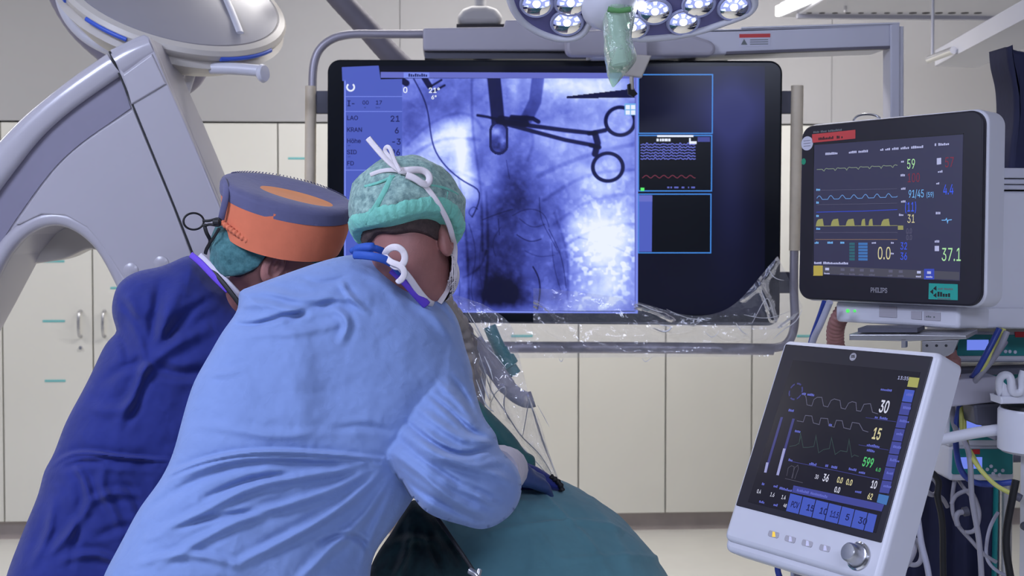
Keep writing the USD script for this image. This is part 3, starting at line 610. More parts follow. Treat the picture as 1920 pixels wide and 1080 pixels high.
# lamp dome on the wall with a dark slot, above the beam
t = thing('ceiling_fitting', 'pale rounded fitting with a dark slot, just above the screen beam', 'fitting', P(900, 45, 3.9))
F = wall_frame(900, 50, 3.9)
obj('shell', F.slab([(857, 46), (858, 28), (868, 15), (885, 9), (915, 9), (932, 15), (942, 28), (945, 46)], -.09, 0, .02, r=.01), M['wall_paint'], t, smooth=40)
obj('slot', F.slab([(856, 45), (946, 45), (946, 52), (856, 52)], -.08, .004, .002), M['dark_slot'], t)
c = F.p(900, 12, -.05); obj('stem', tube([c, (c[0], c[1], ZC)], .02, 14), M['wall_paint'], t, smooth=40)
# thick grey supply hoses hanging from the ceiling behind the equipment
for k, (line, rr, lab, d) in enumerate((([(560, -120), (622, -20), (690, 55), (735, 105), (800, 170), (850, 260)], 21, 'thick grey ribbed hose crossing behind the top left of the wall screen', 3.75), ([(60, -140), (118, -10), (160, 55), (215, 105), (270, 150), (345, 150), (380, 60), (392, -110)], 27, 'thick grey-violet supply hose hanging behind the white lamp head and scanner arm', 3.9))):
    t = thing('supply_hose', lab, 'hose', P(*line[2], d))
    q = spline([P(x, y, d) for x, y in line], 120); q[:, 2] = np.minimum(q[:, 2], ZC - .002)
    rad = np.full(120, rr / FPX * d) * (1 + .010 * np.sin(np.arange(120) * 1.9))
    obj('hose', sweep(q, rad, 18), M['hose_grey' if k == 0 else 'groove_enamel'], t, smooth=60)

# ------------------------------------------------------------------ the white scanner arm at the left
CF = wall_frame(200, 300, 3.05)
t = thing('scanner_arm', 'large white curved scanner arm with an arch opening, at the left behind the navy gown', 'scanner', (P(300, 1000, 3.05)[0], P(300, 1000, 3.05)[1], 0))
floor_y = 1575
sil = [(-190, 470), (-120, 375), (-60, 318), (0, 268), (40, 226), (95, 178), (150, 136), (208, 97), (258, 73), (274, 67), (284, 72), (292, 92), (318, 158), (345, 218), (378, 296), (412, 378), (440, 450), (470, 560), (470, floor_y), (300, floor_y), (290, 700), (262, 610)]
arch = [(226, 540), (201, 500), (177, 462), (156, 438), (128, 421), (90, 419), (52, 440), (20, 478), (-12, 538), (-34, 580), (-100, 700)]
sil2 = sil + arch + [(-110, floor_y), (-230, floor_y), (-230, 600)]
obj('main_cover', CF.slab(Polygon([CF.at(*q) for q in sil2]).buffer(-.01).buffer(.01, quad_segs=5), -.24, 0, .018, step=.03), M['white_enamel'], t, smooth=40)
rail_in = [(283, 103), (227, 142), (180, 174), (133, 208), (83, 251), (33, 307), (0, 352), (-60, 440), (-120, 560)]
def band(a, b, n=60): return np.vstack([spline(a, n), spline(b, n)[::-1]])
outer = [(-190, 470), (-120, 375), (-60, 318), (0, 268), (40, 226), (95, 178), (150, 136), (206, 98)]
inner = [(-130, 600), (-60, 440), (0, 352), (33, 307), (83, 251), (133, 208), (180, 174), (225, 143)]
oa, ib = spline(outer, 60), spline(inner, 60)
M['white_gloss'] = mat('white_gloss', (0.5, 0.48, 0.52), 0.22, coat=.4)
obj('outer_rail', sweep([CF.p(*q, .012) for q in (oa + ib) / 2], np.linalg.norm(oa - ib, axis=1) / 2 / FPX * 3.05 * .97, 28, flat=.62, up=CF.Z), M['white_gloss'], t, smooth=60)
g0 = [(-130, 600), (-60, 440), (0, 352), (33, 307), (83, 251), (133, 208), (180, 174), (226, 143)]
g1 = [(-60, 640), (0, 462), (40, 398), (67, 360), (110, 307), (160, 263), (207, 230), (246, 203)]
obj('track', CF.slab(band(g0, g1), -.004, .004), M['groove_enamel'], t)
e1 = [(34, 420), (48, 400), (69, 369), (111, 314), (160, 269), (207, 236), (249, 209)]
side = [tuple(q) for q in spline(e1, 50)] + [(253.5, 205), (329, 388), (380, 522), (388, 560), (275, 590)] + [(235, 520), (212, 484), (187, 449), (167, 426), (128, 404), (83, 402), (42, 421)]
obj('side_panel', CF.slab(side, -.004, .022, .004, step=.02), M['white_enamel'], t, smooth=40)
capp = [(211, 96), (258, 73), (274, 67), (284, 72), (292, 92), (318, 158), (345, 218), (378, 296), (412, 378), (440, 450), (455, 520), (384, 520), (331, 386), (256, 203)]
obj('end_cap', CF.slab(capp, -.004, .024, .004, step=.02), M['white_enamel'], t, smooth=40)
oa, ib = spline([(213, 97), (236, 84), (258, 75), (280, 69)], 24), spline([(231, 143), (252, 128), (272, 114), (290, 103)], 24)
obj('end_cap_band', sweep([CF.p(*q, .014) for q in (oa + ib) / 2], np.linalg.norm(oa - ib, axis=1) / 2 / FPX * 3.05 * .97, 28, flat=.62, up=CF.Z), M['white_gloss'], t, smooth=60)
obj('cap_edge', CF.slab([(236, 143), (290, 104), (316, 160), (252, 198)], .022, .030, .004), M['white_enamel'], t)
obj('seam', CF.slab([(208.2, 99), (210.8, 98), (256.2, 203), (331.2, 386), (384.2, 522), (381.2, 523), (328.4, 387), (253.6, 204)], .012, .0245), M['ink_black'], t)
rim = spline([(240, 545), (214, 492), (190, 455), (162, 429), (126, 411), (88, 410), (46, 430), (10, 468), (-20, 525), (-44, 580), (-110, 700)], 60)
obj('arch_rim', sweep([CF.p(x, y, .0) for x, y in rim], .021, 14), M['white_enamel'], t, smooth=50)
CB = wall_frame(120, 480, 3.30)
lining = [(-60, 640), (-40, 430), (40, 370), (130, 360), (230, 420), (270, 560), (226, 520)] + [tuple(q) for q in spline([(205, 478), (174, 466), (139, 480), (90, 491), (40, 500), (14, 516), (-4, 552), (-20, 640)], 30)]
obj('arch_lining', CB.slab(lining, -.05, .03, .006), M['cream_plastic'], t)
for x, y in ((246, 507), (303, 494)): obj('cover_button', lathe([(0, 0), (.02, 0), (.019, .004), (.012, .007), (0, .008)], CF.p(x, y, .02), CF.Z, 24), M['white_enamel'], t, smooth=40)
fb = CF.p(250, floor_y, 0)
obj('floor_base', bx(fb[0] - .55, fb[1] - .12, 0, fb[0] + .42, fb[1] + .36, .09, .02), M['white_enamel'], t)

# ------------------------------------------------------------------ unlit white lamp head at the top left
t = thing('unlit_surgical_lamp', 'unlit white round lamp head with a blue rim stripe, hanging at the top left', 'surgical lamp', P(330, 25, 3.42))
tilt = math.radians(23); dl = 3.42
mj = RGT * math.cos(tilt) - UPV * math.sin(tilt); mn = RGT * math.sin(tilt) + UPV * math.cos(tilt)
ax = unit(mn * .86 - FWD * .51); C0 = P(330, -6, dl); k = dl / FPX
R0 = 208 * k
prof = [(0, -.165), (.12, -.160), (.20, -.142), (.26, -.112), (.30, -.075), (.328, -.048), (R0 - .012, -.034), (R0, -.022), (R0 + .003, -.008), (R0 - .004, .004), (R0 - .022, .010)]
obj('shell', lathe(prof + [(R0 - .03, .004), (0, -.03)], C0, ax, 72), M['cream_plastic'], t, smooth=40)
obj('face', lathe([(0, -.02), (R0 - .026, -.004), (R0 - .028, .010), (R0 * .6, .026), (0, .034)], C0, ax, 72), M['shell_grey'], t, smooth=40)
a = np.linspace(math.radians(150), math.radians(390), 90); px_, py_ = mj, np.cross(ax, mj)
if np.dot(py_, UPV) < 0: py_ = -py_
def ring_pt(u, r, z): return C0 + r * (math.cos(u) * px_ + math.sin(u) * py_) + ax * z
for u0, u1 in ((198, 232), (250, 273), (318, 352)):
    uu = np.radians(np.linspace(u0, u1, 40)); obj('blue_stripe', sweep([ring_pt(u, R0 + .0015, -.017) for u in uu], .0068, 10), M['stripe_blue'], t, smooth=60)
pa, pb = ring_pt(math.radians(96), R0 * .80, .022), ring_pt(math.radians(338), R0 * .80, .022)
obj('face_rib', tube([pa, (pa + pb) / 2 + ax * .012, pb], .011, 12, flat=.5), M['white_plastic'], t, smooth=50)  # raised white strip; the highlight along the face is put into its colour
obj('hub', disc(P(195, 2, dl - .12), unit(-FWD + UPV * .1), .055, .05, 40), M['white_plastic'], t, smooth=40)
for x, y in ((170, 6), (186, 16), (217, 6), (177, 18)): obj('hub_screw', disc(P(x, y, dl - .172), -FWD, .006, .006, 12), M['dark_grey_plastic'], t)
obj('yoke', tube([P(108, -60, dl - .02), P(114, -6, dl - .02), P(128, 32, dl - .02), P(160, 68, dl - .01), P(206, 94, dl), P(260, 120, dl + .05)], .017, 16, 60), M['white_plastic'], t, smooth=50)
obj('handle', tube([P(395, 128, dl - .16), P(440, 129, dl - .17), P(488, 133, dl - .18)], .0165, 16), M['white_plastic'], t, smooth=50)
obj('handle_knob', lathe([(0, 0), (.022, .001), (.026, .008), (.022, .016), (0, .018)], P(488, 138, dl - .18), unit(RGT * .9 - FWD * .4), 28), M['white_plastic'], t, smooth=50)
obj('lower_grip', tube([P(357, 138, dl - .05), P(350, 160, dl - .05), P(343, 182, dl - .05)], .0155, 16), M['white_plastic'], t, smooth=50)
obj('ceiling_stem', tube([C0 - ax * .02 + FWD * .1, P(300, -120, dl + .3), P(300, -120, dl + .3) * (1, 1, 0) + (0, 0, ZC)], .03, 16), M['white_plastic'], t, smooth=50)

# ------------------------------------------------------------------ lit LED lamp at the top centre
LD = 2.6
LFm = Frame(P(1180, 40, LD), RGT, UPV * .62 - FWD * .785)
t = thing('lit_surgical_lamp', 'lit surgical lamp head with clear round LED lenses, hanging before the wall screen', 'surgical lamp', P(1180, 30, LD))
body = [(948, -70), (952, -20), (960, 10), (978, 38), (1010, 60), (1048, 72), (1078, 70), (1098, 56), (1108, 40), (1130, 34), (1160, 44), (1176, 66), (1210, 72), (1260, 68), (1318, 56), (1370, 38), (1408, 20), (1415, 4), (1404, -20), (1380, -75), (1180, -105)]
bs = spline(body, 150, closed=True)
obj('lamp_shell', LFm.slab(bs, -.07, 0, .01), M['white_plastic'], t, smooth=40)
obj('light_face', LFm.slab(Polygon([LFm.at(*q) for q in bs]).buffer(-.006), 0, .003, .001), M['lamp_face'], t)
obj('rim', sweep([LFm.p(x, y, .003) for x, y in bs], .0085, 12, closed=True), M['white_plastic'], t, smooth=60)
random.seed(4)
for x, y in ((1006, 6), (1070, 4), (1063, 41), (1186, 50), (1228, 20), (1281, 40), (1310, 6), (1376, 12), (1030, -34), (1120, -50), (1250, -40), (1340, -36)):
    c = LFm.p(x, y, .003); rr = .035
    L = obj('lens', lathe([(rr, 0), (rr + .003, .003), (rr, .007), (rr - .004, .006), (rr - .006, .001)], c, LFm.Z, 36), M['lens_ring'], t, smooth=40)
    obj('reflector', lathe([(0, .0005), (rr - .006, .0005), (rr - .010, .003), (.012, .0015), (0, .0015)], c, LFm.Z, 36), M['led_glow'], L)
    u0 = random.random() * 6
    fm = []
    for q in range(9):
        u = u0 + q * 2 * np.pi / 9; w = .16 + .12 * random.random(); r0, r1 = (.019, .0285) if q % 2 else (.014, .024)
        pl = [(r0 * math.cos(u - w), r0 * math.sin(u - w)), (r1 * math.cos(u - w), r1 * math.sin(u - w)), (r1 * math.cos(u + w), r1 * math.sin(u + w)), (r0 * math.cos(u + w), r0 * math.sin(u + w))]
        fm.append(frame_mesh(slab(pl, .003, .0045), c, LFm.X, LFm.Y, LFm.Z))
    obj('facet', cat_(*fm), M['led_facet'], L)
    obj('light_source', frame_mesh(shift(trimesh.creation.icosphere(2, .0085), .003), c, LFm.X, LFm.Y, LFm.Z), M['led_core'], L, smooth=True)
    obj('cover_glass', lathe([(rr - .002, .005), (rr * .6, .009), (0, .0105)], c, LFm.Z, 30), M['lens_glass'], L, smooth=60)
hub = LFm.p(1142, 12, .002)
obj('hub', lathe([(0, 0), (.062, 0), (.060, .012), (.045, .03), (.032, .042), (0, .045)], hub, unit(LFm.Z), 44), M['white_plastic'], t, smooth=50)
obj('hub_led', frame_mesh(trimesh.creation.icosphere(2, .011), LFm.p(1204, 12, .010), LFm.X, LFm.Y, LFm.Z), M['led_core'], t, smooth=True)
obj('hub_led', frame_mesh(trimesh.creation.icosphere(2, .0085), LFm.p(1178, 46, .010), LFm.X, LFm.Y, LFm.Z), M['led_core'], t, smooth=True)
obj('handle_grip', tube([P(1150, 10, LD - .06), P(1158, 62, LD - .06), P(1167, 120, LD - .06)], .0235, 20), M['white_plastic'], t, smooth=50)
obj('ceiling_arm', tube([LFm.p(1180, -40, -.06), P(1190, -160, LD - .05), P(1190, -160, LD - .05) * (1, 1, 0) + (0, 0, ZC)], .035, 18), M['white_plastic'], t, smooth=50)
# thin green sterile sleeve pulled over the handle, its point hanging free
t2 = thing('handle_sleeve', 'crinkled green plastic sleeve over the handle of the lit lamp', 'sleeve', P(1160, 80, LD - .06))
ol = [(1128, 14), (1158, 10), (1188, 15), (1190, 50), (1186, 80), (1193, 110), (1184, 126), (1168, 140), (1150, 163), (1140, 148), (1134, 120), (1130, 80), (1128, 40)]
sl = []
for s, th in ((1, 0), ):
    rows = np.linspace(0, 1, 30); V = []
    lf = spline([(1127, 14), (1131, 50), (1132, 85), (1135, 120), (1140, 145), (1148, 163)], 30); rt = spline([(1190, 14), (1187, 50), (1186, 80), (1194, 110), (1178, 133), (1151, 164)], 30)
    for i in range(30):
        c = (lf[i] + rt[i]) / 2; w = np.linalg.norm(rt[i] - lf[i]) / 2 / FPX * (LD - .06)
        for u in np.linspace(0, 2 * np.pi, 28, endpoint=False):
            q = meshkit.noise(np.array([[i * .33, 3 * math.cos(u), 3 * math.sin(u)]]), 3)[0] - .5
            V.append(P(c[0], c[1], LD - .06) + RGT * math.cos(u) * w * (1 + .12 * q) + FWD * math.sin(u) * w * (.9 if i < 22 else .9 * (30 - i) / 9) * (1 + .3 * q))
    i = np.arange(29)[:, None] * 28; q = np.arange(28)[None]; w_ = (q + 1) % 28
    F = np.vstack([np.stack([i + q, i + w_, i + 28 + w_], -1).reshape(-1, 3), np.stack([i + q, i + 28 + w_, i + 28 + q], -1).reshape(-1, 3)])
    sl = trimesh.Trimesh(np.array(V), F, process=False)
obj('film', sl, M['film_green'], t2, smooth=True)
obj('gathered_neck', tube([P(1140, 17, LD - .088), P(1160, 20, LD - .09), P(1182, 17, LD - .088)], .006, 10), M['sleeve_green'], t2, smooth=50)
# bracket that hangs from the screen beam, with a small clip
t = thing('hanging_bracket', 'small beige bracket with a rod and black clip, at the top of the wall screen', 'bracket', P(1190, 150, 3.2))
F = wall_frame(1190, 120, 3.22)
obj('plate', F.slab([(1172, 100), (1222, 104), (1204, 145), (1168, 141)], -.02, .0, .004), M['cream_plastic'], t)
obj('rod', tube([F.p(1184, 142, -.01), F.p(1185, 168, -.01)], .006, 12), M['cream_plastic'], t, smooth=40)
obj('clip', F.slab([(1177, 158), (1182, 156), (1182, 168), (1190, 168), (1196, 176), (1188, 182), (1178, 176)], -.014, .0, .002), M['black_rubber'], t)
obj('hanger', F.slab([(1180, 60), (1214, 60), (1216, 106), (1176, 104)], -.08, -.01, .003), M['beam_grey'], t)

# ------------------------------------------------------------------ people
def inflate(outline, zc, R, T, folds=(), step=6.0, back=0.8, wrinkle=0.0, ws=60.0, seed=1, smooth_n=220, edge_pow=.5, also=None, k=.022):
    """a clothed, rounded body: its outline (where it stands, at depth zc) filled out to the half thickness T within R metres of its edge, with folds pressed into the cloth"""
    parts = [(outline, zc, R, T, folds, wrinkle, ws, seed)] + ([also] if also else [])
    def area(o):
        q = Polygon(spline(o, smooth_n, closed=True)); q = q if q.is_valid else q.buffer(0); return max(getattr(q, 'geoms', [q]), key=lambda g: g.area)
    pls = [area(q[0]) for q in parts]; pl = shapely.union_all(pls); pl = max(getattr(pl, 'geoms', [pl]), key=lambda g: g.area)
    b = np.array(shapely.segmentize(pl.exterior, step).coords)[:-1]
    x0, y0, x1, y1 = pl.bounds; gx, gy = np.meshgrid(np.arange(x0, x1, step), np.arange(y0, y1, step * .866)); gx[1::2] += step / 2
    g = np.c_[gx.ravel(), gy.ravel()]; g = g[shapely.contains_xy(pl, g[:, 0], g[:, 1])]
    d = cKDTree(np.array(shapely.segmentize(pl.exterior, 1.5).coords)).query(g)[0]; g = g[d > step * .55]
    p = np.vstack([b, g]); front = back_z = None
    for q, (ol, zq, Rq, Tq, fq, wq, wsq, sq) in zip(pls, parts):
        inside = shapely.contains_xy(q, p[:, 0], p[:, 1]); dd0 = cKDTree(np.array(shapely.segmentize(q.exterior, 1.5).coords)).query(p)[0] * inside
        z = zq(p); tt = np.clip(dd0 * z / FPX / Rq, 0, 1); th = Tq * (1 - (1 - tt) ** 2) ** edge_pow; f = np.zeros(len(p))
        for line, w, a, kind in fq:
            ln = spline(line, 30) if len(line) > 2 else np.asarray(line, float)
            dd, side, tp = seg_dist(p, ln); taper = np.sin(np.clip(tp, 0.02, .98) * np.pi) ** .5
            if kind == 'step': a *= 1.5; f += a * taper * (np.where(side > 0, np.exp(-dd / (w * 2.2)), np.exp(-dd / (w * .8))) * np.tanh(side * dd / (step * .9)))
            else: a, w = a * 1.55, w * .85; f += a * taper * (np.exp(-(dd / w) ** 2) - .35 * np.exp(-((dd - 1.9 * w) / (1.1 * w)) ** 2))
        if wq: f += wq * (meshkit.fbm(np.c_[p / wsq, np.full(len(p), sq)], 3, sq) - .5) * 2
        f *= np.clip(dd0 / 14, 0, 1); zf, zb_ = z - th - f, z + th * back
        if front is None: front, back_z, had = zf, zb_, inside | (np.arange(len(p)) < len(b))
        else:
            both = had & inside; only = inside & ~had; edge = (np.arange(len(p)) < len(b)) & (shapely.distance(shapely.points(p), q.exterior) < shapely.distance(shapely.points(p), pls[0].exterior))
            front = np.where(both, smin(front, zf, k), np.where(only | edge, zf, front)); back_z = np.where(both, np.maximum(back_z, zb_), np.where(only | edge, zb_, back_z))
    tri = Delaunay(p).simplices; c = p[tri].mean(1); tri = tri[shapely.contains_xy(pl, c[:, 0], c[:, 1])]
    v = p[tri]; a2 = cross2(v[:, 1] - v[:, 0], v[:, 2] - v[:, 0]); tri = np.where((a2 > 0)[:, None], tri[:, ::-1], tri)
    n = len(p); nb = len(b)
    front[:nb] = (front[:nb] + back_z[:nb]) / 2
    V = np.vstack([Pv(p, front), Pv(p, back_z)])
    bk = tri[:, ::-1].copy(); m = bk >= nb; bk[m] += n
    mesh = trimesh.Trimesh(V, np.vstack([tri, bk]), process=False); mesh.remove_unreferenced_vertices(); return mesh
def lerp(xs, ys): return lambda v: np.interp(v, xs, ys)
def basis(fwd, up):
    f = unit(fwd); r = unit(np.cross(f, up)); return r, f, np.cross(r, f)           # right, forward, up of a head or hand
def head_mesh(C, fwd, up, neck_to, s=1.0, step=.0033):
    r, f, u = basis(fwd, up); Rm = np.stack([r, f, u], 1); nk = (np.asarray(neck_to) - C) @ Rm
    def fn(w):
        p = (w - C) @ Rm / s
        d = ellip(p, (0, -.006, .025), (.076, .097, .098))
        d = smin(d, ellip(p, (0, .042, -.052), (.056, .056, .066)), .035)
        d = smin(d, ellip(p, (0, .070, -.088), (.028, .026, .024)), .03)
        d = smin(d, cone(p, (0, .088, .006), (0, .112, -.028), .009, .014), .012)
        for sx in (-1, 1):
            d = smin(d, ellip(p, (sx * .033, .078, -.012), (.020, .016, .014)), .02)
            d = np.maximum(d, -ellip(p, (sx * .031, .101, .012), (.017, .010, .011)) - .000)
            d = smin(d, ellip(p, (sx * .031, .087, .012), (.0125, .0125, .0125)), .003)
            d = smin(d, ellip(p, (sx * .032, .088, .032), (.024, .010, .008)), .014)
            c = np.array([sx * .082, -.010, -.020])
            ear = ellip(p, c, (.012, .023, .037)); ear = np.maximum(ear, -ellip(p, c + (sx * .011, .005, .004), (.010, .0135, .024))); ear = np.minimum(ear, ellip(p, c + (sx * .002, .006, .006), (.006, .006, .015)))
            d = smin(d, ear, .006)
        d = smin(d, ellip(p, (0, .094, -.055), (.024, .010, .009)), .008)
        d = np.maximum(d, -ellip(p, (0, .106, -.055), (.022, .006, .0018)))
        d = smin(d, cone(p, (0, -.018, -.045), nk / s, .056, .062), .03)
        return d * s
    lo = np.minimum(C - .15 * s, np.asarray(neck_to) - .08); hi = np.maximum(C + .15 * s, np.asarray(neck_to) + .08)
    return nets(fn, lo, hi, step)
def hand_mesh(wrist, fwd, back, s=1.0, curl=0.5, left=False, step=.003):
    """a gloved hand: palm, four unequal bent fingers and a thumb from the side of the palm"""
    f = unit(fwd); n = unit(np.asarray(back) - f * np.dot(back, f)); r = np.cross(f, n) * (-1 if left else 1)
    W = np.asarray(wrist, float); J = []
    pt = lambda a, b, c: W + s * (r * a + f * b + n * c)
    for k, (x, L) in enumerate(((-.032, .078), (-.011, .088), (.011, .082), (.031, .064))):
        a = pt(x * .9, .075, 0); q = a; ang = .25 * curl; ch = [pt(x * .7, .03, 0), a]
        for l in (.45, .31, .24):
            ang += curl * .75; q = q + s * L * l * (f * math.cos(ang) - n * math.sin(ang)); ch.append(q)
        J.append((ch, [.0105, .0100, .0090, .0082, .0074]))
    th = [pt(-.022, .015, -.004), pt(-.048, .040, -.016), pt(-.056, .068, -.030), pt(-.046, .090, -.042)]
    J.append((th, [.0140, .0118, .0100, .0085]))
    def fn(p):
        d = np.full(len(p), 9.0)
        for a, b, r0, r1 in ((pt(-.020, .012, 0), pt(-.024, .070, 0), .017, .0145), (pt(0, .008, 0), pt(0, .076, .002), .019, .0150), (pt(.018, .012, 0), pt(.024, .066, 0), .016, .0135)): d = smin(d, cone(p, a, b, r0 * s, r1 * s), .012 * s)
        d = smin(d, cone(p, pt(0, -.05, 0), pt(0, .012, 0), .026 * s, .024 * s), .015 * s)
        for ch, rr in J:
            fd = np.full(len(p), 9.0)
            for i in range(len(ch) - 1): fd = np.minimum(fd, cone(p, ch[i], ch[i + 1], rr[i] * s, rr[i + 1] * s))
            d = smin(d, fd, .004 * s)
        return d
    allp = np.array([q for ch, _ in J for q in ch] + [pt(0, -.05, 0)])
    return nets(fn, allp.min(0) - .035, allp.max(0) + .035, step)
def rib(pts, w, th=.25, up=None, n=8, k=None): return sweep(spline(pts, k or 10 * len(pts)) if len(pts) > 2 else np.asarray(pts), w / 2, n, flat=th, up=up)
def legs(t, c, right, gap=.11, h=.55):
    for s in (-1, 1):
        b = np.array([c[0], c[1], 0]) + right * gap * s; f = np.array([-right[1], right[0], 0])
        obj('trouser_leg', tube([b + (0, 0, h), b + (0, 0, .3), b + (0, 0, .06)], .075, 16), M['trousers'], t, smooth=40)
        obj('shoe', nets(lambda p: np.maximum(smin(cone(p, b + (0, 0, .045), b + f * .15 + (0, 0, .03), .045, .042), cone(p, b - f * .05 + (0, 0, .045), b + (0, 0, .07), .042, .05), .03), .0 - p[:, 2]), b - .3 + (0, 0, .29), b + .3, .008), M['shoe_white'], t, smooth=50)

# ---- the surgeon in the light blue gown, nearest
d1 = lerp([470, 560, 700, 860, 1080, 1900], [2.22, 2.20, 2.14, 2.07, 2.00, 1.98])
zc1 = lambda p: d1(p[:, 1]) + .07 * np.clip((p[:, 0] - 560) / 300, -1, 1.2)
S1 = thing('person', 'person in a light blue surgical gown and green cap bending over the table', 'person', P(450, 1900, 2.0) * (1, 1, 0))
out1 = [(450, 547), (462, 540), (500, 526), (550, 508), (600, 491), (650, 479), (700, 480), (745, 498), (790, 530), (830, 560), (858, 600), (872, 650), (886, 700), (880, 760), (850, 840), (800, 900), (768, 945), (738, 988), (704, 1036), (694, 1080), (690, 1250), (700, 1500), (700, 1880), (160, 1880), (150, 1500), (160, 1250), (194, 1082), (212, 1045), (236, 1000), (264, 950), (300, 900), (324, 850), (336, 808), (352, 750), (366, 712), (394, 662), (420, 618), (440, 590), (447, 570)]
F1 = [([(270, 922), (306, 902), (356, 879), (450, 856), (582, 855), (712, 866)], 4, -.0045, 'v'), ([(262, 925), (300, 895), (352, 870), (450, 847), (582, 846), (716, 857)], 9, .010, 'step'),
      ([(270, 960), (340, 915), (450, 872), (560, 868), (690, 870)], 10, -.006, 'v'), ([(700, 866), (600, 888), (480, 912), (360, 970), (280, 1010)], 9, .007, 'r'), ([(712, 872), (620, 918), (500, 958), (400, 1000), (300, 1060)], 9, .006, 'r'), ([(720, 880), (640, 950), (540, 1010), (440, 1060)], 9, .007, 'r'), ([(735, 890), (690, 960), (620, 1030), (560, 1090)], 10, .007, 'r'), ([(745, 900), (700, 1000), (670, 1080)], 8, .005, 'r'), ([(600, 1020), (660, 1005), (690, 1030), (694, 1060)], 6, -.006, 'v'), ([(300, 1000), (400, 970), (520, 960)], 7, -.004, 'v'), ([(380, 935), (470, 900), (560, 890)], 6, -.004, 'v'), ([(250, 1060), (340, 1040), (450, 1060)], 8, .004, 'r'),
      ([(432, 606), (480, 608), (530, 594), (575, 590)], 6, -.007, 'v'), ([(545, 600), (580, 578), (625, 568)], 9, -.009, 'v'), ([(445, 575), (500, 570), (560, 582), (620, 560), (690, 566)], 9, .007, 'r'), ([(456, 550), (500, 548), (570, 560), (640, 540)], 9, .006, 'r'), ([(620, 575), (650, 600), (640, 640)], 8, .006, 'r'), ([(640, 530), (660, 560), (690, 585)], 6, .006, 'r'), ([(425, 640), (480, 628), (560, 622), (650, 600)], 10, .004, 'r'), ([(560, 520), (600, 530), (650, 520)], 7, -.004, 'v'),
      ([(790, 548), (830, 578), (852, 612)], 10, -.010, 'v'), ([(780, 570), (820, 600), (850, 640)], 10, .006, 'r'), ([(660, 500), (720, 530), (760, 580)], 14, .005, 'r'), ([(380, 700), (420, 700), (460, 690)], 8, .003, 'r'), ([(560, 650), (560, 740), (580, 820)], 40, .006, 'r'), ([(345, 800), (400, 800), (500, 815), (620, 810)], 10, .003, 'r'), ([(620, 805), (690, 800), (730, 810)], 8, -.003, 'v')]
ds1 = lerp([600, 690, 740, 790, 860, 960, 1000], [2.26, 2.20, 2.15, 2.08, 2.00, 1.96, 1.96])
zs1 = lambda p: ds1(p[:, 1]) + .05 * np.clip((p[:, 0] - 860) / 120, -.5, 1.2) + .075 * np.clip((812 - p[:, 0]) / 90, 0, 1.2) ** 1.3
outs = [(800, 690), (822, 640), (850, 622), (872, 655), (885, 705), (896, 750), (912, 790), (930, 816), (936, 838), (952, 858), (972, 884), (976, 930), (952, 970), (906, 992), (868, 985), (800, 960), (770, 925), (738, 884), (712, 852), (722, 825), (752, 785), (780, 745)]
Fs = [([(715, 856), (760, 900), (820, 940), (905, 985)], 7, -.007, 'v'), ([(722, 838), (790, 890), (850, 935), (920, 970)], 8, .008, 'r'), ([(735, 815), (800, 866), (870, 910), (930, 935)], 7, -.007, 'v'), ([(745, 800), (810, 848), (880, 872), (930, 868)], 9, .010, 'r'), ([(756, 785), (820, 836), (870, 852), (930, 836)], 6, -.010, 'v'), ([(775, 762), (830, 800), (880, 826), (930, 822)], 9, .009, 'r'), ([(800, 735), (850, 778), (890, 812), (928, 826)], 6, -.010, 'v'), ([(820, 715), (862, 756), (892, 796)], 8, .008, 'r'), ([(838, 700), (868, 735), (886, 770)], 6, -.006, 'v'), ([(856, 900), (900, 930), (940, 950)], 7, .005, 'r'), ([(880, 880), (930, 890), (965, 910)], 8, .006, 'r'), ([(754, 783), (790, 750), (818, 722)], 7, .010, 'step')]
obj('gown', inflate(out1, zc1, .17, .13, F1, 3.6, wrinkle=.0045, ws=46, also=(outs, zs1, .075, .078, Fs, .003, 22, 4)), M['gown_light'], S1, smooth=True)
# far arm, forearms and hands reach over the patient
sh = P(520, 590, 2.30)
obj('sleeve', tube([sh, P(640, 760, 2.42), P(800, 880, 2.46), P(900, 880, 2.50)], [.075] * 8 + [.07] * 8 + [.055] * 16, 16, 32), M['gown_light'], S1, smooth=50)
obj('hand', hand_mesh(P(912, 880, 2.50), P(975, 890, 2.5) - P(912, 880, 2.5), (0, -.2, 1), .95, .5, True), M['glove_white'], S1, smooth=True)
obj('sleeve', tube([P(905, 915, 2.0), P(925, 900, 2.08), P(940, 888, 2.16)], .040, 16), M['gown_light'], S1, smooth=50)
obj('cuff', tube([P(925, 890, 2.09), P(942, 880, 2.18), P(958, 884, 2.30)], [.047] * 8 + [.043] * 8 + [.032] * 8, 18, 24), M['glove_white'], S1, smooth=50, label='pale ribbed cuff')
obj('hand', hand_mesh(P(968, 886, 2.34), P(1020, 906, 2.40) - P(968, 886, 2.34), (0.2, -.3, 1), .95, .55), M['glove_blue'], S1, smooth=True, label='blue gloved hand')
# head
H1, f1, u1 = P(767, 452, 2.24), FWD * .92 + RGT * .42 - UPV * .42, UPV * .95 - RGT * .14 + FWD * .3
r1, g1, v1 = basis(f1, u1); R1 = np.stack([r1, g1, v1], 1)
hd = obj('head', head_mesh(H1, f1, u1, P(748, 610, 2.31), 1.0), M['skin'], S1, smooth=True)
def capmesh(C, R3, rad, cut, bulge=0.0, seed=1, thick=.003, step=.004, amp=.004, ws=.03):
    """a soft cap: an ellipsoid shell cut by the plane cut(p) > 0, crumpled a little"""
    def fn(w):
        p = (w - C) @ R3; d = ellip(p, (0, 0, 0), rad) - amp * (meshkit.fbm(w / ws, 3, seed) - .5) * 2
        return np.maximum(d, -cut(p))
    m = max(rad) + .02; return nets(fn, C - m, C + m, step)
capC = P(763, 398, 2.235)
cutz = lambda p: p[:, 2] + .034 + .010 * np.cos(p[:, 0] * 26)
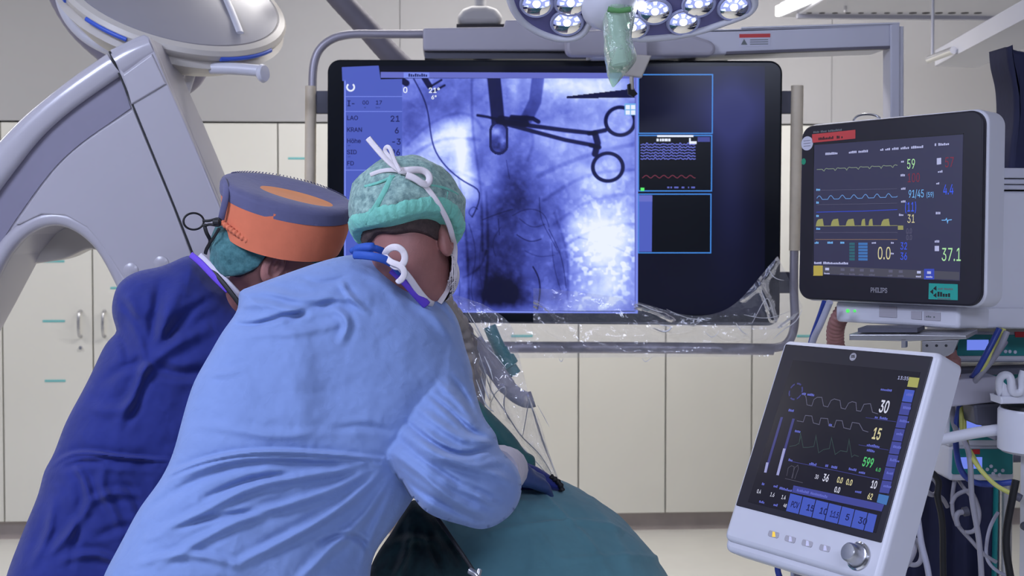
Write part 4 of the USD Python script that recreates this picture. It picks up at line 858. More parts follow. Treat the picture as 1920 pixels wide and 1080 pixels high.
cp = obj('cap', capmesh(capC, R1, (.1095, .118, .107), cutz, amp=.006), M['cap_green'], S1, smooth=True, label='green non-woven bouffant cap')
def ringband(C, R3, rad, z, n=120, squeeze=1.0, r=.011, wob=.0, seed=2, zf=None):
    a = np.linspace(0, 2 * np.pi, n, endpoint=False); q = []
    for u in a:
        zz = z(u) if callable(z) else z
        k = math.sqrt(max(1 - (zz / rad[2]) ** 2, .05)) * squeeze
        q.append(C + R3 @ np.array([rad[0] * k * math.cos(u), rad[1] * k * math.sin(u), zz]))
    rr = r * (1 + wob * np.sin(a * 23) + wob * np.sin(a * 37 + 1))
    return sweep(np.array(q), rr, 10, closed=True)
bz = lambda u: -.037 + .007 * math.cos(2 * u) - .004 * math.sin(3 * u)
def gathered(C, R3, rad, z0, z1, seed=3, step=.0035):
    def fn(w):
        p = (w - C) @ R3; a = np.arctan2(p[:, 1], p[:, 0]); zz = p[:, 2] - (.007 * np.cos(2 * a) - .004 * np.sin(3 * a))
        tuck = .0032 * (meshkit.fbm(np.c_[a * 14, zz * 25, np.zeros(len(a))], 3, seed) - .5) * 2 + .003 * np.cos((zz - (z0 + z1) / 2) / (z1 - z0) * np.pi)
        return np.maximum(np.maximum(ellip(p, (0, 0, 0), np.array(rad)) - tuck, z0 - zz), zz - z1)
    m = max(rad) + .02; return nets(fn, C - m, C + m, step)
obj('elastic_band', gathered(capC, R1, (.110, .118, .109), -.054, -.026), M['cap_band'], cp, smooth=True, label='gathered turquoise elastic band')
# dark hair below the cap at the nape
obj('hair', capmesh(H1 + R1 @ np.array([0, -.014, .005]), R1, (.0815, .0925, .090), lambda p: np.minimum(np.minimum(-(p[:, 1] - .020), p[:, 2] + .030 + .05 * np.clip(p[:, 0], -.06, .05) + .003 * np.sin(p[:, 0] * 90)), .03 - p[:, 2]), amp=.003, step=.0035, ws=.012), M['hair'], S1, smooth=True)
def on_cap(px, py, C=capC, R3=R1, rad=(.1095, .118, .107), lift=.003):
    """the point of the cap's near side behind a pixel"""
    rd = ray(px, py); o = (EYE - C) @ R3 / rad; dd = rd @ R3 / rad; a, b, c = dd @ dd, 2 * o @ dd, o @ o - 1; q = b * b - 4 * a * c
    tq = (-b - math.sqrt(max(q, 0))) / (2 * a); p = EYE + rd * tq; return p + unit(p - C) * lift
tc = [on_cap(*q) for q in ((770, 331), (790, 345), (812, 370), (830, 400), (842, 428), (846, 444))]
obj('mask_tie', rib(tc + [P(853, 470, 2.235), P(850, 505, 2.24), P(840, 540, 2.235), P(824, 568, 2.22)], .0105, .25, up=-FWD, k=70), M['tie_white'], S1, smooth=True)
obj('mask_tie', rib([on_cap(*q) for q in ((696, 330), (715, 323), (745, 322), (770, 331))], .008, .25, up=-FWD), M['tie_white'], S1, smooth=True)
k0 = on_cap(752, 325, lift=.008)
obj('mask_tie', rib([P(690, 259, 2.16), P(712, 285, 2.15), P(735, 308, 2.14), k0], .0115, .3, up=-FWD), M['tie_white'], S1, smooth=True)
obj('mask_tie', rib([k0, P(735, 298, 2.13), P(722, 280, 2.135), P(727, 275, 2.13), P(738, 296, 2.125), P(750, 322, 2.12)], .0075, .3, up=-FWD), M['tie_white'], S1, smooth=True)
obj('tie_knot', rib([on_cap(748, 324, lift=.006), on_cap(765, 327, lift=.012), on_cap(790, 328, lift=.012), on_cap(801, 338, lift=.011), on_cap(797, 349, lift=.008), on_cap(780, 342, lift=.010), on_cap(762, 334, lift=.010)], .013, .45, up=-FWD), M['tie_white'], S1, smooth=True)
for ln in (((735, 330), (718, 365), (700, 395), (684, 418)), ((790, 348), (830, 352), (858, 366)), ((838, 360), (832, 385)), ((684, 350), (712, 342), (740, 330))):
    obj('cap_seam', rib([on_cap(*q, lift=.001) for q in ln], .010 if ln[0][0] == 735 else .005, .3, up=-FWD), M['cap_band'], cp, smooth=True)
# face mask, mostly hidden on the far side
obj('face_mask', nets(lambda w: (lambda p: np.maximum(np.maximum(ellip(p, (0, .030, -.055), (.078, .092, .068)), -(ellip(p, (0, .026, -.055), (.074, .088, .072)))), .022 - p[:, 1]))((w - H1) @ R1), H1 - .17, H1 + .17, .004), M['tie_white'], S1, smooth=True)
# neck: blue scarf roll, ties, purple and white collar edges
obj('scarf', tube([P(662, 470, 2.16), P(680, 466, 2.13), P(700, 465, 2.11), P(716, 470, 2.12)], [.008] * 8 + [.012] * 16 + [.008] * 8, 14, 32, flat=.8), M['scarf_blue'], S1, smooth=True)
obj('scarf', rib([P(664, 478, 2.12), P(700, 481, 2.09), P(730, 491, 2.095), P(752, 512, 2.11)], .015, .5, up=-FWD), M['scarf_blue'], S1, smooth=True)
obj('collar_lining', rib([P(735, 505, 2.115), P(756, 524, 2.125), P(776, 546, 2.14), P(800, 572, 2.16)], .017, .4, up=-FWD), M['collar_purple'], S1, smooth=True)
nt = lambda x, y, d=2.10: P(x, y, d)
obj('neck_tie', rib([nt(722, 478), nt(728, 468, 2.09), nt(745, 464, 2.08), nt(757, 474, 2.08), nt(757, 492, 2.08), nt(745, 500, 2.085), nt(732, 492)], .0125, .3, up=-FWD), M['tie_white'], S1, smooth=True)
obj('neck_tie', rib([nt(720, 478), nt(735, 492, 2.085), nt(752, 500, 2.08), nt(758, 514, 2.08), nt(750, 526, 2.085), nt(746, 524)], .0115, .3, up=-FWD), M['tie_white'], S1, smooth=True)
obj('neck_tie', rib([nt(748, 500, 2.095), nt(765, 518, 2.115), nt(785, 546, 2.14), nt(803, 566, 2.165), nt(812, 570, 2.19)], .0125, .3, up=-FWD), M['tie_white'], S1, smooth=True)
legs(S1, P(440, 1500, 2.0), RGT)

# ---- the colleague in the navy gown, behind to the left
d2 = lerp([470, 600, 860, 1080, 1900], [2.56, 2.54, 2.46, 2.40, 2.38])
zc2 = lambda p: d2(p[:, 1]) + .05 * np.clip((p[:, 0] - 300) / 200, -1.5, 1.5)
S2 = thing('person', 'person in a navy surgical gown and orange head cover leaning in', 'person', P(200, 1900, 2.4) * (1, 1, 0))
out2 = [(360, 479), (330, 488), (300, 500), (262, 508), (238, 519), (222, 534), (213, 556), (210, 585), (216, 610), (218, 622), (206, 636), (190, 660), (178, 686), (152, 738), (120, 800), (98, 856), (84, 882), (74, 918), (52, 975), (30, 1030), (12, 1080), (-20, 1250), (-30, 1500), (-30, 1880), (430, 1880), (450, 1500), (470, 1100), (540, 900), (570, 700), (520, 590), (455, 572), (430, 545), (400, 510), (378, 488)]
F2 = [([(281, 677), (262, 620), (243, 562)], 13, .010, 'r'), ([(281, 677), (255, 600), (222, 560)], 9, -.008, 'v'), ([(281, 677), (310, 600), (345, 525)], 16, .009, 'r'), ([(281, 677), (290, 600), (300, 530)], 11, -.008, 'v'), ([(281, 677), (340, 640), (400, 610)], 14, .008, 'r'), ([(281, 677), (350, 590), (395, 560)], 10, -.006, 'v'), ([(281, 677), (250, 740), (222, 790)], 10, .008, 'r'), ([(281, 677), (262, 750), (232, 810)], 8, -.003, 'v'), ([(281, 677), (330, 700), (400, 690)], 12, -.008, 'v'), ([(281, 677), (230, 690), (190, 720)], 10, -.005, 'v'), ([(281, 677), (272, 690), (262, 705)], 12, .010, 'r'),
      ([(88, 890), (122, 863), (160, 854), (210, 860), (310, 868)], 4, -.005, 'v'), ([(82, 890), (118, 855), (160, 846), (210, 852), (320, 860)], 8, .012, 'step'), ([(100, 880), (160, 866), (230, 868), (300, 872)], 8, -.006, 'v'), ([(140, 868), (160, 905), (170, 940)], 8, .005, 'r'), ([(170, 940), (215, 925), (260, 930)], 9, .005, 'r'), ([(170, 940), (130, 1000), (90, 1040)], 10, .008, 'r'), ([(150, 900), (150, 960), (140, 1020), (130, 1070)], 9, -.004, 'v'), ([(200, 870), (190, 900), (205, 945), (230, 1000)], 10, .005, 'r'), ([(230, 900), (260, 950), (270, 1000)], 10, -.004, 'v'), ([(100, 940), (90, 1000), (60, 1060)], 9, .006, 'r'), ([(180, 1010), (220, 990), (270, 985)], 9, -.003, 'v'), ([(120, 1050), (180, 1040), (230, 1060)], 8, .006, 'r'), ([(205, 620), (230, 640), (240, 680)], 9, -.006, 'v'), ([(160, 760), (210, 770), (270, 740)], 12, .005, 'r')]
obj('gown', inflate(out2, zc2, .16, .13, F2, 4.0, wrinkle=.006, ws=44, seed=7), M['gown_navy'], S2, smooth=True)
for (a, b, c) in ((P(300, 560, 2.62), P(470, 800, 2.72), P(640, 880, 2.68)), (P(470, 620, 2.70), P(600, 830, 2.86), P(760, 890, 2.76))):
    obj('sleeve', tube([a, b, c], [.075] * 8 + [.068] * 8 + [.05] * 8, 16, 24), M['gown_navy'], S2, smooth=50)
    obj('hand', hand_mesh(c + unit(c - b) * .03, c - b, (0, 0, 1), .95, .5), M['glove_white'], S2, smooth=True)
H2, f2, u2 = P(519, 478, 2.50), RGT * .86 + FWD * .34 - UPV * .42, UPV * .9 + RGT * .36
r2, g2, v2 = basis(f2, u2); R2 = np.stack([r2, g2, v2], 1)
obj('head', head_mesh(H2, f2, u2, P(462, 600, 2.62), 1.0), M['skin'], S2, smooth=True)
H2c = H2 + R2 @ np.array([0, -.018, .0])
rad2 = (.088, .122, .128)
edge2 = lambda y: np.interp(y, [-.12, -.08, -.055, -.037, -.028], [-.090, -.079, -.060, -.032, .02])
cp2 = obj('cap', capmesh(H2c, R2, rad2, lambda p: np.minimum(p[:, 2] - edge2(p[:, 1] - .018), .048 - p[:, 2]), amp=.006, ws=.022), M['cap_teal'], S2, smooth=True, label='green cloth cap under the orange head cover')
obj('hair', capmesh(H2 + R2 @ np.array([0, -.012, .0]), R2, (.0785, .097, .096), lambda p: np.minimum(np.minimum(-(p[:, 1] + .005), p[:, 2] - edge2(p[:, 1] - .012) + .012), .03 - p[:, 2]), amp=.002, ws=.012), M['hair'], S2, smooth=True)
obj('face_mask', nets(lambda w: (lambda p: np.maximum(np.maximum(ellip(p, (0, .030, -.055), (.078, .092, .068)), -(ellip(p, (0, .026, -.055), (.074, .088, .072)))), .018 - p[:, 1]))((w - H2) @ R2), H2 - .17, H2 + .17, .004), M['tie_white'], S2, smooth=True)
# orange head cover: side wall, grey ribbed rim, orange top inside the rim
hd_ = 2.47; kk = hd_ / FPX
def hat_ring(cx, cy, a, b, ang, lift, n=96, dsc=1.0):
    c = P(cx, cy, hd_); ca, sa = math.cos(math.radians(ang)), math.sin(math.radians(ang))
    A = (RGT * ca - UPV * sa) * a * kk; mnr = RGT * sa + UPV * ca; B = mnr * b * kk + FWD * .098 * dsc
    return np.array([c + A * math.cos(u) + B * math.sin(u) for u in np.linspace(0, 2 * np.pi, n, endpoint=False)])
def loft(rings, close=True, cap0=False, cap1=False):
    n = len(rings[0]); V = np.vstack(rings); F = []
    for i in range(len(rings) - 1):
        q = np.arange(n); w = (q + 1) % n; F += [np.c_[i * n + q, i * n + w, (i + 1) * n + w], np.c_[i * n + q, (i + 1) * n + w, (i + 1) * n + q]]
    for cap, row, fl in ((cap0, 0, 1), (cap1, len(rings) - 1, 0)):
        if cap:
            V = np.vstack([V, rings[row].mean(0)[None]]); q = np.arange(n); w = (q + 1) % n
            F.append(np.c_[np.full(n, len(V) - 1), row * n + (w if fl else q), row * n + (q if fl else w)])
    return trimesh.Trimesh(V, np.vstack(F), process=False)
rg = [hat_ring(530, 452, 108, 30, 13, 0), hat_ring(532, 436, 114, 31, 13, 0), hat_ring(535, 412, 119, 32, 13.5, 0), hat_ring(537, 388, 123, 31, 14, 0), hat_ring(538, 374, 124, 30, 14, 0)]
rng = np.random.default_rng(5)
hc = obj('head_cover', loft(rg, cap0=False), M['orange_cloth'], S2, smooth=True, label='orange cloth head cover')
gr = [hat_ring(538, 382, 126.5, 31.5, 14, 0), hat_ring(538, 376, 127, 31.5, 14, 0), hat_ring(538.5, 366, 126.5, 30, 14, 0), hat_ring(539, 360, 124, 28, 14, 0), hat_ring(540, 358, 112, 20, 14, 0, dsc=.82), hat_ring(556, 368, 70, 8, 15, 0, dsc=.42)]
obj('rim_band', loft(gr), M['trim_grey'], hc, smooth=True, label='grey ribbed rim of the head cover')
obj('crown', loft([hat_ring(556, 368, 71, 8.5, 15, 0, dsc=.42), hat_ring(558, 370, 45, 5, 15, 0, dsc=.25)], cap1=True), M['orange_bright'], hc, smooth=True)
rr_ = hat_ring(539, 361, 126, 30, 14, 0, n=220)
ribs = [tube([rr_[i], rr_[i] + UPV * .004 - unit(rr_[i] - P(538, 365, hd_)) * .006], .0011, 5) for i in range(22, 100, 2)]
obj('ribbing', cat_(*ribs), M['trim_grey'], hc)
obj('back_edge', rib([P(418, 336, 2.45), P(424, 364, 2.40), P(419, 392, 2.40), P(414, 414, 2.41)], .014, .4, up=-FWD), M['trim_grey'], hc, smooth=True)
obj('gathered_hem', tube([P(416, 417, 2.405), P(430, 428, 2.395), P(444, 438, 2.39), P(464, 452, 2.385), P(492, 468, 2.385)], .0055 * (1 + .3 * np.sin(np.arange(40) * 1.7)), 8, 40), M['orange_cloth'], hc, smooth=True)
a = np.linspace(0, 2 * np.pi, 40, endpoint=False)
obj('cord_loop', sweep([P(363 + 19 * math.cos(u), 415 + 15.5 * math.sin(u), 2.42 + .01 * math.cos(u)) for u in a], .0022, 8, closed=True), M['black_rubber'], hc, smooth=True, label='black elastic cord loop')
obj('cord', tube([P(381, 414, 2.42), P(396, 413, 2.41), P(412, 412, 2.40), P(412, 421, 2.40), P(396, 421, 2.41), P(384, 424, 2.42)], .0028, 8), M['black_rubber'], hc, smooth=True)
obj('toggle', tube([P(402, 417, 2.405), P(413, 416, 2.40)], .0068, 12), M['black_rubber'], hc, smooth=40)
obj('strap', rib([P(383, 420, 2.42), P(388, 438, 2.42), P(394, 452, 2.43), P(388, 466, 2.44), P(385, 476, 2.45)], .008, .4, up=-FWD), M['black_rubber'], hc, smooth=True)
obj('strap', rib([P(395, 454, 2.42), P(404, 440, 2.41), P(411, 428, 2.405)], .006, .4, up=-FWD), M['black_rubber'], hc, smooth=True)
obj('collar_lining', rib([P(358, 478, 2.47), P(375, 492, 2.45), P(400, 518, 2.43), P(428, 545, 2.42)], .014, .35, up=-FWD), M['collar_purple'], S2, smooth=True)
obj('collar', rib([P(374, 480, 2.46), P(390, 495, 2.445), P(415, 520, 2.43), P(440, 546, 2.43), P(458, 566, 2.44)], .016, .4, up=-FWD), M['collar_white'], S2, smooth=True)
obj('collar', rib([P(384, 492, 2.45), P(405, 515, 2.43), P(430, 545, 2.415), P(452, 574, 2.41)], .010, .4, up=-FWD), M['black_rubber'], S2, smooth=True)  # black strip put in for the shade of the gap beside the collar
legs(S2, P(200, 1500, 2.4), RGT)

# ------------------------------------------------------------------ the operating table, the covered patient and the drapes
TC = P(985, 900, 2.42)
ZT = on_y(1000, 915, 2.42)[2]
t = thing('operating_table', 'operating table hidden under the teal drapes between the two surgeons and the equipment', 'operating table', (TC[0], TC[1] + .35, 0))
obj('table_top', bx(TC[0] - .28, TC[1] - .30, .74, TC[0] + .24, TC[1] + .95, .80, .02), M['grey_plastic'], t)
obj('column', bx(TC[0] - .12, TC[1] + .15, .06, TC[0] + .12, TC[1] + .55, .745, .02), M['brushed_steel'], t)
obj('foot', bx(TC[0] - .25, TC[1] - .1, 0, TC[0] + .25, TC[1] + .8, .065, .02), M['grey_plastic'], t)
def dome(cx, cy, zt, prof, ylen, yfront, folds, amp=.004, n=150, m=90, seed=2, ws=.06):
    """a cloth over something round: its half width grows downwards as prof says, long in the y direction"""
    zs, rs = np.array(prof).T; th = np.linspace(0, 2 * np.pi, n, endpoint=False); rows = []
    s = np.linspace(0, 1, m) ** 1.0; zz = np.interp(s, np.linspace(0, 1, len(zs)), zs); rr = np.interp(s, np.linspace(0, 1, len(rs)), rs)
    V = []
    for z, r in zip(zz, rr):
        yy = np.where(np.sin(th) < 0, yfront, ylen) * (r / rs[-1]) ** .8
        V.append(np.c_[cx + np.where(np.cos(th) < 0, min(r, .10 + .4 * r), r) * np.cos(th), cy + yy * np.sin(th), np.full(n, z)])
    V = np.vstack([[cx, cy, zt + .001]] + V)
    d = (meshkit.fbm(V / ws, 4, seed) - .5) * 2 * amp
    pr = V - EYE; dep = pr @ FWD; pp = np.c_[CXP + FPX * (pr @ RGT) / dep, CYP - FPX * (pr @ UPV) / dep]
    f = np.zeros(len(V))
    for line, w, a in folds:
        dd = seg_dist(pp, spline(line, 30) if len(line) > 2 else line)[0]; f += a * np.exp(-(dd / w) ** 2)
    c = np.array([cx, cy, zt - .35]); V = V + (V - c) / np.linalg.norm(V - c, axis=1, keepdims=True) * (d + f)[:, None]
    q = np.arange(n); w = (q + 1) % n; F = [np.c_[np.zeros(n, int), 1 + q, 1 + w]]
    for i in range(m - 1): F += [np.c_[1 + i * n + q, 1 + (i + 1) * n + w, 1 + i * n + w], np.c_[1 + i * n + q, 1 + (i + 1) * n + q, 1 + (i + 1) * n + w]]
    return trimesh.Trimesh(V, np.vstack(F), process=False)
k2 = 2.42 / FPX
prof = [(ZT, .004), (ZT - .002, .055), (ZT - 10 * k2, .095), (ZT - 27 * k2, .128), (ZT - 60 * k2, .186), (ZT - 92 * k2, .234), (ZT - 135 * k2, .275), (ZT - 180 * k2, .305), (ZT - 260 * k2, .335), (ZT - 360 * k2, .35), (ZT - 480 * k2, .36)]
FD = [([(1000, 905), (1040, 950), (1090, 1000), (1140, 1075)], 5, .006), ([(920, 1000), (1010, 985), (1090, 978), (1160, 995)], 5, .006), ([(1050, 1052), (1130, 1045), (1230, 1046)], 5, .005), ([(890, 950), (1000, 960), (1080, 985)], 9, -.004), ([(1010, 1000), (1040, 1040), (1060, 1080)], 6, .004), ([(940, 930), (990, 1000), (1000, 1080)], 9, .004), ([(1110, 940), (1150, 1000), (1180, 1070)], 8, .004)]
t = thing('patient_drape', 'teal cloth drape humped over the patient, with pressed fold lines', 'drape', (TC[0], TC[1], ZT - .5))
obj('cloth', dome(TC[0] + .0, TC[1], ZT, prof, .75, .36, FD), M['drape_teal'], t, smooth=True)
# stained cloth, the shade under the surgeon's arm put into its dark colour
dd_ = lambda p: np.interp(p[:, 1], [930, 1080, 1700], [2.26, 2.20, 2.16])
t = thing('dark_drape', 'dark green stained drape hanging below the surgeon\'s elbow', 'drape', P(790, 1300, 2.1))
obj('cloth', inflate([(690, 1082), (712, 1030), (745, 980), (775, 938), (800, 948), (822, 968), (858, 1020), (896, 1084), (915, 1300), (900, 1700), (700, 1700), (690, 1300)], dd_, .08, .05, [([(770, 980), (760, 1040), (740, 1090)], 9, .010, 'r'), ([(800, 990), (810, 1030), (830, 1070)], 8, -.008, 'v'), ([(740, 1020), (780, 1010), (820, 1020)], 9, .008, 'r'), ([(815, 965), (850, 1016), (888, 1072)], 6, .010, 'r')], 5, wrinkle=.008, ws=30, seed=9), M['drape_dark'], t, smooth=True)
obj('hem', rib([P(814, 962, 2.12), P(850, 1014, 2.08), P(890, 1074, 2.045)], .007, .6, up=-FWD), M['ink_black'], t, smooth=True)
t = thing('towel_clamp', 'small pale clamp tip at the end of the dark drape seam', 'clamp', P(889, 1072, 2.03))
obj('jaw', tube([P(880, 1070, 2.035), P(892, 1078, 2.03), P(905, 1120, 2.03)], .006, 10), M['brushed_steel'], t, smooth=40)
obj('jaw', tube([P(899, 1068, 2.035), P(896, 1080, 2.03), P(888, 1120, 2.03)], .005, 10), M['brushed_steel'], t, smooth=40)
# green drape held up behind the arm
d3 = lambda p: np.interp(p[:, 1], [740, 900, 1300], [2.62, 2.52, 2.5])
t = thing('screen_drape', 'dark teal drape sloping up behind the surgeon\'s gloved hand', 'drape', P(950, 900, 2.55))
obj('cloth', inflate([(840, 700), (872, 726), (905, 758), (940, 792), (972, 828), (988, 848), (1001, 856), (1004, 884), (1010, 905), (1040, 960), (1040, 1250), (850, 1250), (830, 900)], d3, .05, .022, [([(900, 760), (940, 820), (980, 860)], 10, .006, 'r'), ([(900, 800), (940, 850), (990, 870)], 8, -.005, 'v'), ([(985, 846), (1002, 858)], 4, .006, 'r')], 5, wrinkle=.004, ws=30, seed=3), M['drape_green'], t, smooth=True)
t = thing('dark_towel', 'dark blue folded towel with a black clip on top of the teal patient drape', 'towel', P(1010, 905, 2.42))
obj('cloth', inflate([(968, 862), (985, 866), (1008, 876), (1030, 890), (1048, 904), (1056, 918), (1020, 925), (960, 922)], lambda p: np.full(len(p), 2.44), .04, .03, [([(980, 880), (1020, 900), (1045, 915)], 6, .004, 'r')], 4, wrinkle=.003, ws=20), M['gown_navy'], t, smooth=True)
obj('clip', tube([P(1032, 893, 2.43), P(1042, 900, 2.425), P(1050, 908, 2.42), P(1054, 920, 2.42)], .0055 * (1 + .18 * np.sin(np.arange(32) * .9)), 10, 32), M['black_rubber'], t, smooth=40)

# clear plastic sheet bagged over the equipment beyond the table
def sheet(lf, rt, zf, n=60, m=40, amp=.02, seed=1, ridges=()):
    """a hanging plastic sheet between two edges, creased along its ridges"""
    a, b = spline(lf, n), spline(rt, n); u = np.linspace(0, 1, m)
    p = (a[:, None] * (1 - u)[None, :, None] + b[:, None] * u[None, :, None]).reshape(-1, 2)
    z = zf(p) + amp * (meshkit.fbm(np.c_[p / 34, np.zeros(len(p))], 4, seed) - .5) * 2
    for line, w, h in ridges: z -= h * np.exp(-(seg_dist(p, spline(line, 20) if len(line) > 2 else line)[0] / w))
    V = Pv(p, z); i = np.arange(n * m).reshape(n, m); A, B, C, Dd = i[:-1, :-1].ravel(), i[:-1, 1:].ravel(), i[1:, 1:].ravel(), i[1:, :-1].ravel()
    return trimesh.Trimesh(V, np.vstack([np.c_[A, Dd, C], np.c_[A, C, B]]), process=False)
t = thing('plastic_cover', 'clear crinkled plastic cover draped over the shield arm beside the light blue gown', 'plastic cover', P(960, 760, 2.7))
RG = [([(900, 690), (925, 730), (940, 760), (980, 820), (1010, 850), (1040, 900)], 6, .035), ([(990, 745), (985, 790), (978, 825)], 5, .03), ([(990, 745), (1010, 800), (1025, 850), (1045, 900)], 6, .04), ([(905, 680), (918, 740), (922, 755)], 5, .03), ([(922, 742), (945, 725), (944, 760), (955, 785)], 5, .03), ([(880, 600), (905, 650), (930, 690)], 6, .03), ([(870, 580), (880, 610), (905, 640)], 6, .02)]
obj('film', sheet([(832, 545), (868, 600), (884, 660), (890, 700), (900, 760), (930, 800), (975, 850), (1035, 905)], [(905, 570), (958, 610), (972, 660), (985, 715), (994, 748), (1012, 790), (1030, 850), (1052, 908)], lambda p: 2.68 + .0 * p[:, 0], 90, 50, .022, 3, RG), M['film_crinkled'], t, smooth=True)
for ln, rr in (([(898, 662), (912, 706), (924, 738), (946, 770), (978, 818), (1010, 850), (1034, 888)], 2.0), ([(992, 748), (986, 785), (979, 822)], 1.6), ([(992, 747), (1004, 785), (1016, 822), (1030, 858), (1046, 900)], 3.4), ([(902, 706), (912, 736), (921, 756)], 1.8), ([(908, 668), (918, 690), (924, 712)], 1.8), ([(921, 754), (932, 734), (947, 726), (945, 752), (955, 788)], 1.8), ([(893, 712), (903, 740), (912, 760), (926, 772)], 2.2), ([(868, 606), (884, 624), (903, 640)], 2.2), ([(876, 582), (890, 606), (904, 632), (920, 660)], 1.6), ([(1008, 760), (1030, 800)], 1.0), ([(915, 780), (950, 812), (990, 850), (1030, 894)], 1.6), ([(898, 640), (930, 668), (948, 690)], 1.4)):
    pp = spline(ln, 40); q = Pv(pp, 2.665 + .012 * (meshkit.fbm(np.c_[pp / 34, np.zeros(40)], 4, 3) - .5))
    obj('crease', sweep(q, 1.25 * rr / FPX * 2.67 * (.35 + .65 * np.sin(np.linspace(.1, 3.04, 40))), 8, flat=.5), M['film_crease'], t, smooth=True)  # whitish strips along the folds, the bright glints put into their colour
# the cream hose under the film
t = thing('wrapped_hose', 'cream plastic-wrapped hose running down beside the light blue gown', 'hose', P(870, 640, 2.72))
obj('hose', tube([P(822, 540, 2.5), P(842, 580, 2.58), P(866, 612, 2.66), P(880, 650, 2.7), P(886, 700, 2.72), P(884, 760, 2.72)], .019 * (1 + .12 * np.sin(np.arange(60) * 1.1)), 14, 60), M['film_cream'], t, smooth=True)
obj('core', tube([P(826, 548, 2.5), P(842, 580, 2.58), P(866, 612, 2.66), P(880, 650, 2.7), P(884, 705, 2.72)], .010, 12), M['cream_plastic'], t, smooth=True)
t = thing('shield_arm', 'grey curved shield arm with a teal joint under the clear plastic cover', 'shield arm', P(950, 720, 2.86))
obj('arm', tube([P(888, 640, 2.86), P(912, 672, 2.86), P(940, 710, 2.86), P(962, 736, 2.86), P(990, 750, 2.86), P(1000, 748, 2.86)], [.022] * 30 + [.020] * 18, 14, 48), M['beam_grey'], t, smooth=50)
obj('joint', tube([P(938, 655, 2.9), P(952, 680, 2.9), P(966, 702, 2.9)], [.018] * 8 + [.024] * 8 + [.016] * 8, 14, 24), M['pump_teal'], t, smooth=50)
obj('neck', tube([P(918, 612, 2.9), P(930, 640, 2.9), P(942, 664, 2.9)], .016, 12), M['pump_teal'], t, smooth=50)
obj('stand', tube([P(900, 660, 2.88), P(890, 900, 2.9), P(890, 900, 2.9) * (1, 1, 0)], .018, 12), M['beam_grey'], t, smooth=50)
# clear film hung over the lower edge of the wall screen and its rail
t = thing('screen_film', 'clear plastic film hanging over the lower edge of the wall screen', 'plastic film', P(1200, 630, 3.2))
RF = [([(1195, 575), (1230, 585), (1260, 600)], 4, .02), ([(1420, 520), (1440, 570), (1450, 600)], 4, .03), ([(1395, 560), (1430, 530), (1455, 490)], 5, .02), ([(1225, 618), (1260, 626), (1300, 618)], 5, .03), ([(1330, 620), (1360, 640), (1400, 632)], 4, .02), ([(1380, 625), (1420, 640), (1470, 610), (1500, 590)], 5, .02), ([(1000, 600), (1020, 622), (1060, 640)], 4, .015), ([(1100, 650), (1200, 668), (1330, 660)], 5, .012), ([(950, 560), (1000, 570), (1060, 620)], 4, .012)]
obj('film', sheet([(892, 604), (898, 640), (905, 672)], [(1470, 604), (1492, 630), (1440, 668)], lambda p: 3.366 - .00011 * (p[:, 0] - 905), 50, 150, .012, 5, RF), M['film_clear'], t, smooth=True)
obj('film', sheet([(1000, 540), (1195, 566), (1300, 592), (1370, 575), (1420, 525), (1458, 480)], [(1000, 606), (1195, 608), (1310, 612), (1400, 616), (1470, 612), (1505, 575)], lambda p: 3.360 - .00008 * (p[:, 0] - 905), 90, 40, .008, 6, RF), M['film_clear'], t, smooth=True)
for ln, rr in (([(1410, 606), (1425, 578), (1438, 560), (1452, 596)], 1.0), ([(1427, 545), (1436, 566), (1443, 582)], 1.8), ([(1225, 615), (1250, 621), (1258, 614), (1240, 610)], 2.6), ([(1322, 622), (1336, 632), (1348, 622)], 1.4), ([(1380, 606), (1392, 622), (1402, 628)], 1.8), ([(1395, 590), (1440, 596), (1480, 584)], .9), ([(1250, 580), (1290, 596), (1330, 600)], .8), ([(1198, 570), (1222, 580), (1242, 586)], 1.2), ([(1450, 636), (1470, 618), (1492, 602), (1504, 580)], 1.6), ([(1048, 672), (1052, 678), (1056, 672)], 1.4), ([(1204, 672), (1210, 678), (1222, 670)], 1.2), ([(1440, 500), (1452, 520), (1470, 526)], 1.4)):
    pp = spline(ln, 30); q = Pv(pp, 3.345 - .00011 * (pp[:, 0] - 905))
    obj('crease', sweep(q, 1.2 * rr / FPX * 3.3 * (.35 + .65 * np.sin(np.linspace(.1, 3.04, 30))), 8, flat=.5), M['film_crease'], t, smooth=True)  # pale strips painted in place of the glints on the film

# ------------------------------------------------------------------ patient monitor at the right
PMF, PH = quad_frame([(1505, 237), (1845, 205), (1840, 575), (1497, 560)], .45, .40)
t = thing('patient_monitor', 'black-framed patient monitor with coloured vital-sign traces, turned to the left', 'monitor', PMF.w(.22, 0, -.05))
obj('housing', PMF.put(slab(rrect(-.003, -.003, .4555, PH + .004, .032, 8), -.075, -.010, .006)), M['white_plastic'], t, smooth=35)
obj('bezel', PMF.put(slab(rrect(0, 0, .45, PH, .030, 8), -.0105, .002, .004)), M['monitor_black'], t, smooth=35)
obj('top_handle', tube([PMF.p(1600, 226, -.02), PMF.p(1606, 219, -.02), PMF.p(1640, 216, -.02), PMF.p(1650, 222, -.02)], .003, 8), M['chrome'], t, smooth=40)
scr = obj('display', PMF.slab([(1528, 272), (1807, 252), (1801, 527), (1524, 514)], .002, .0026), usdkit.material(stage, '/World/Looks/monitor_glass', {'p': ('principled_bsdf', dict(base_color=(.02, .02, .026), roughness=.3, specular_ior_level=.5, emission_color=lin(52, 52, 84), emission_strength=.72))}, [], surface='p.BSDF'), t)
obj('display_edge', PMF.line([(1526, 516), (1526.5, 271), (1808, 251)], .0022, .002, .0034), M['ink_black'], t)
e = .0027
def wv(name, pts, w, m, par, F=PMF, h=e): obj(name, F.line(pts, w, h, h + .0003), M[m], par)
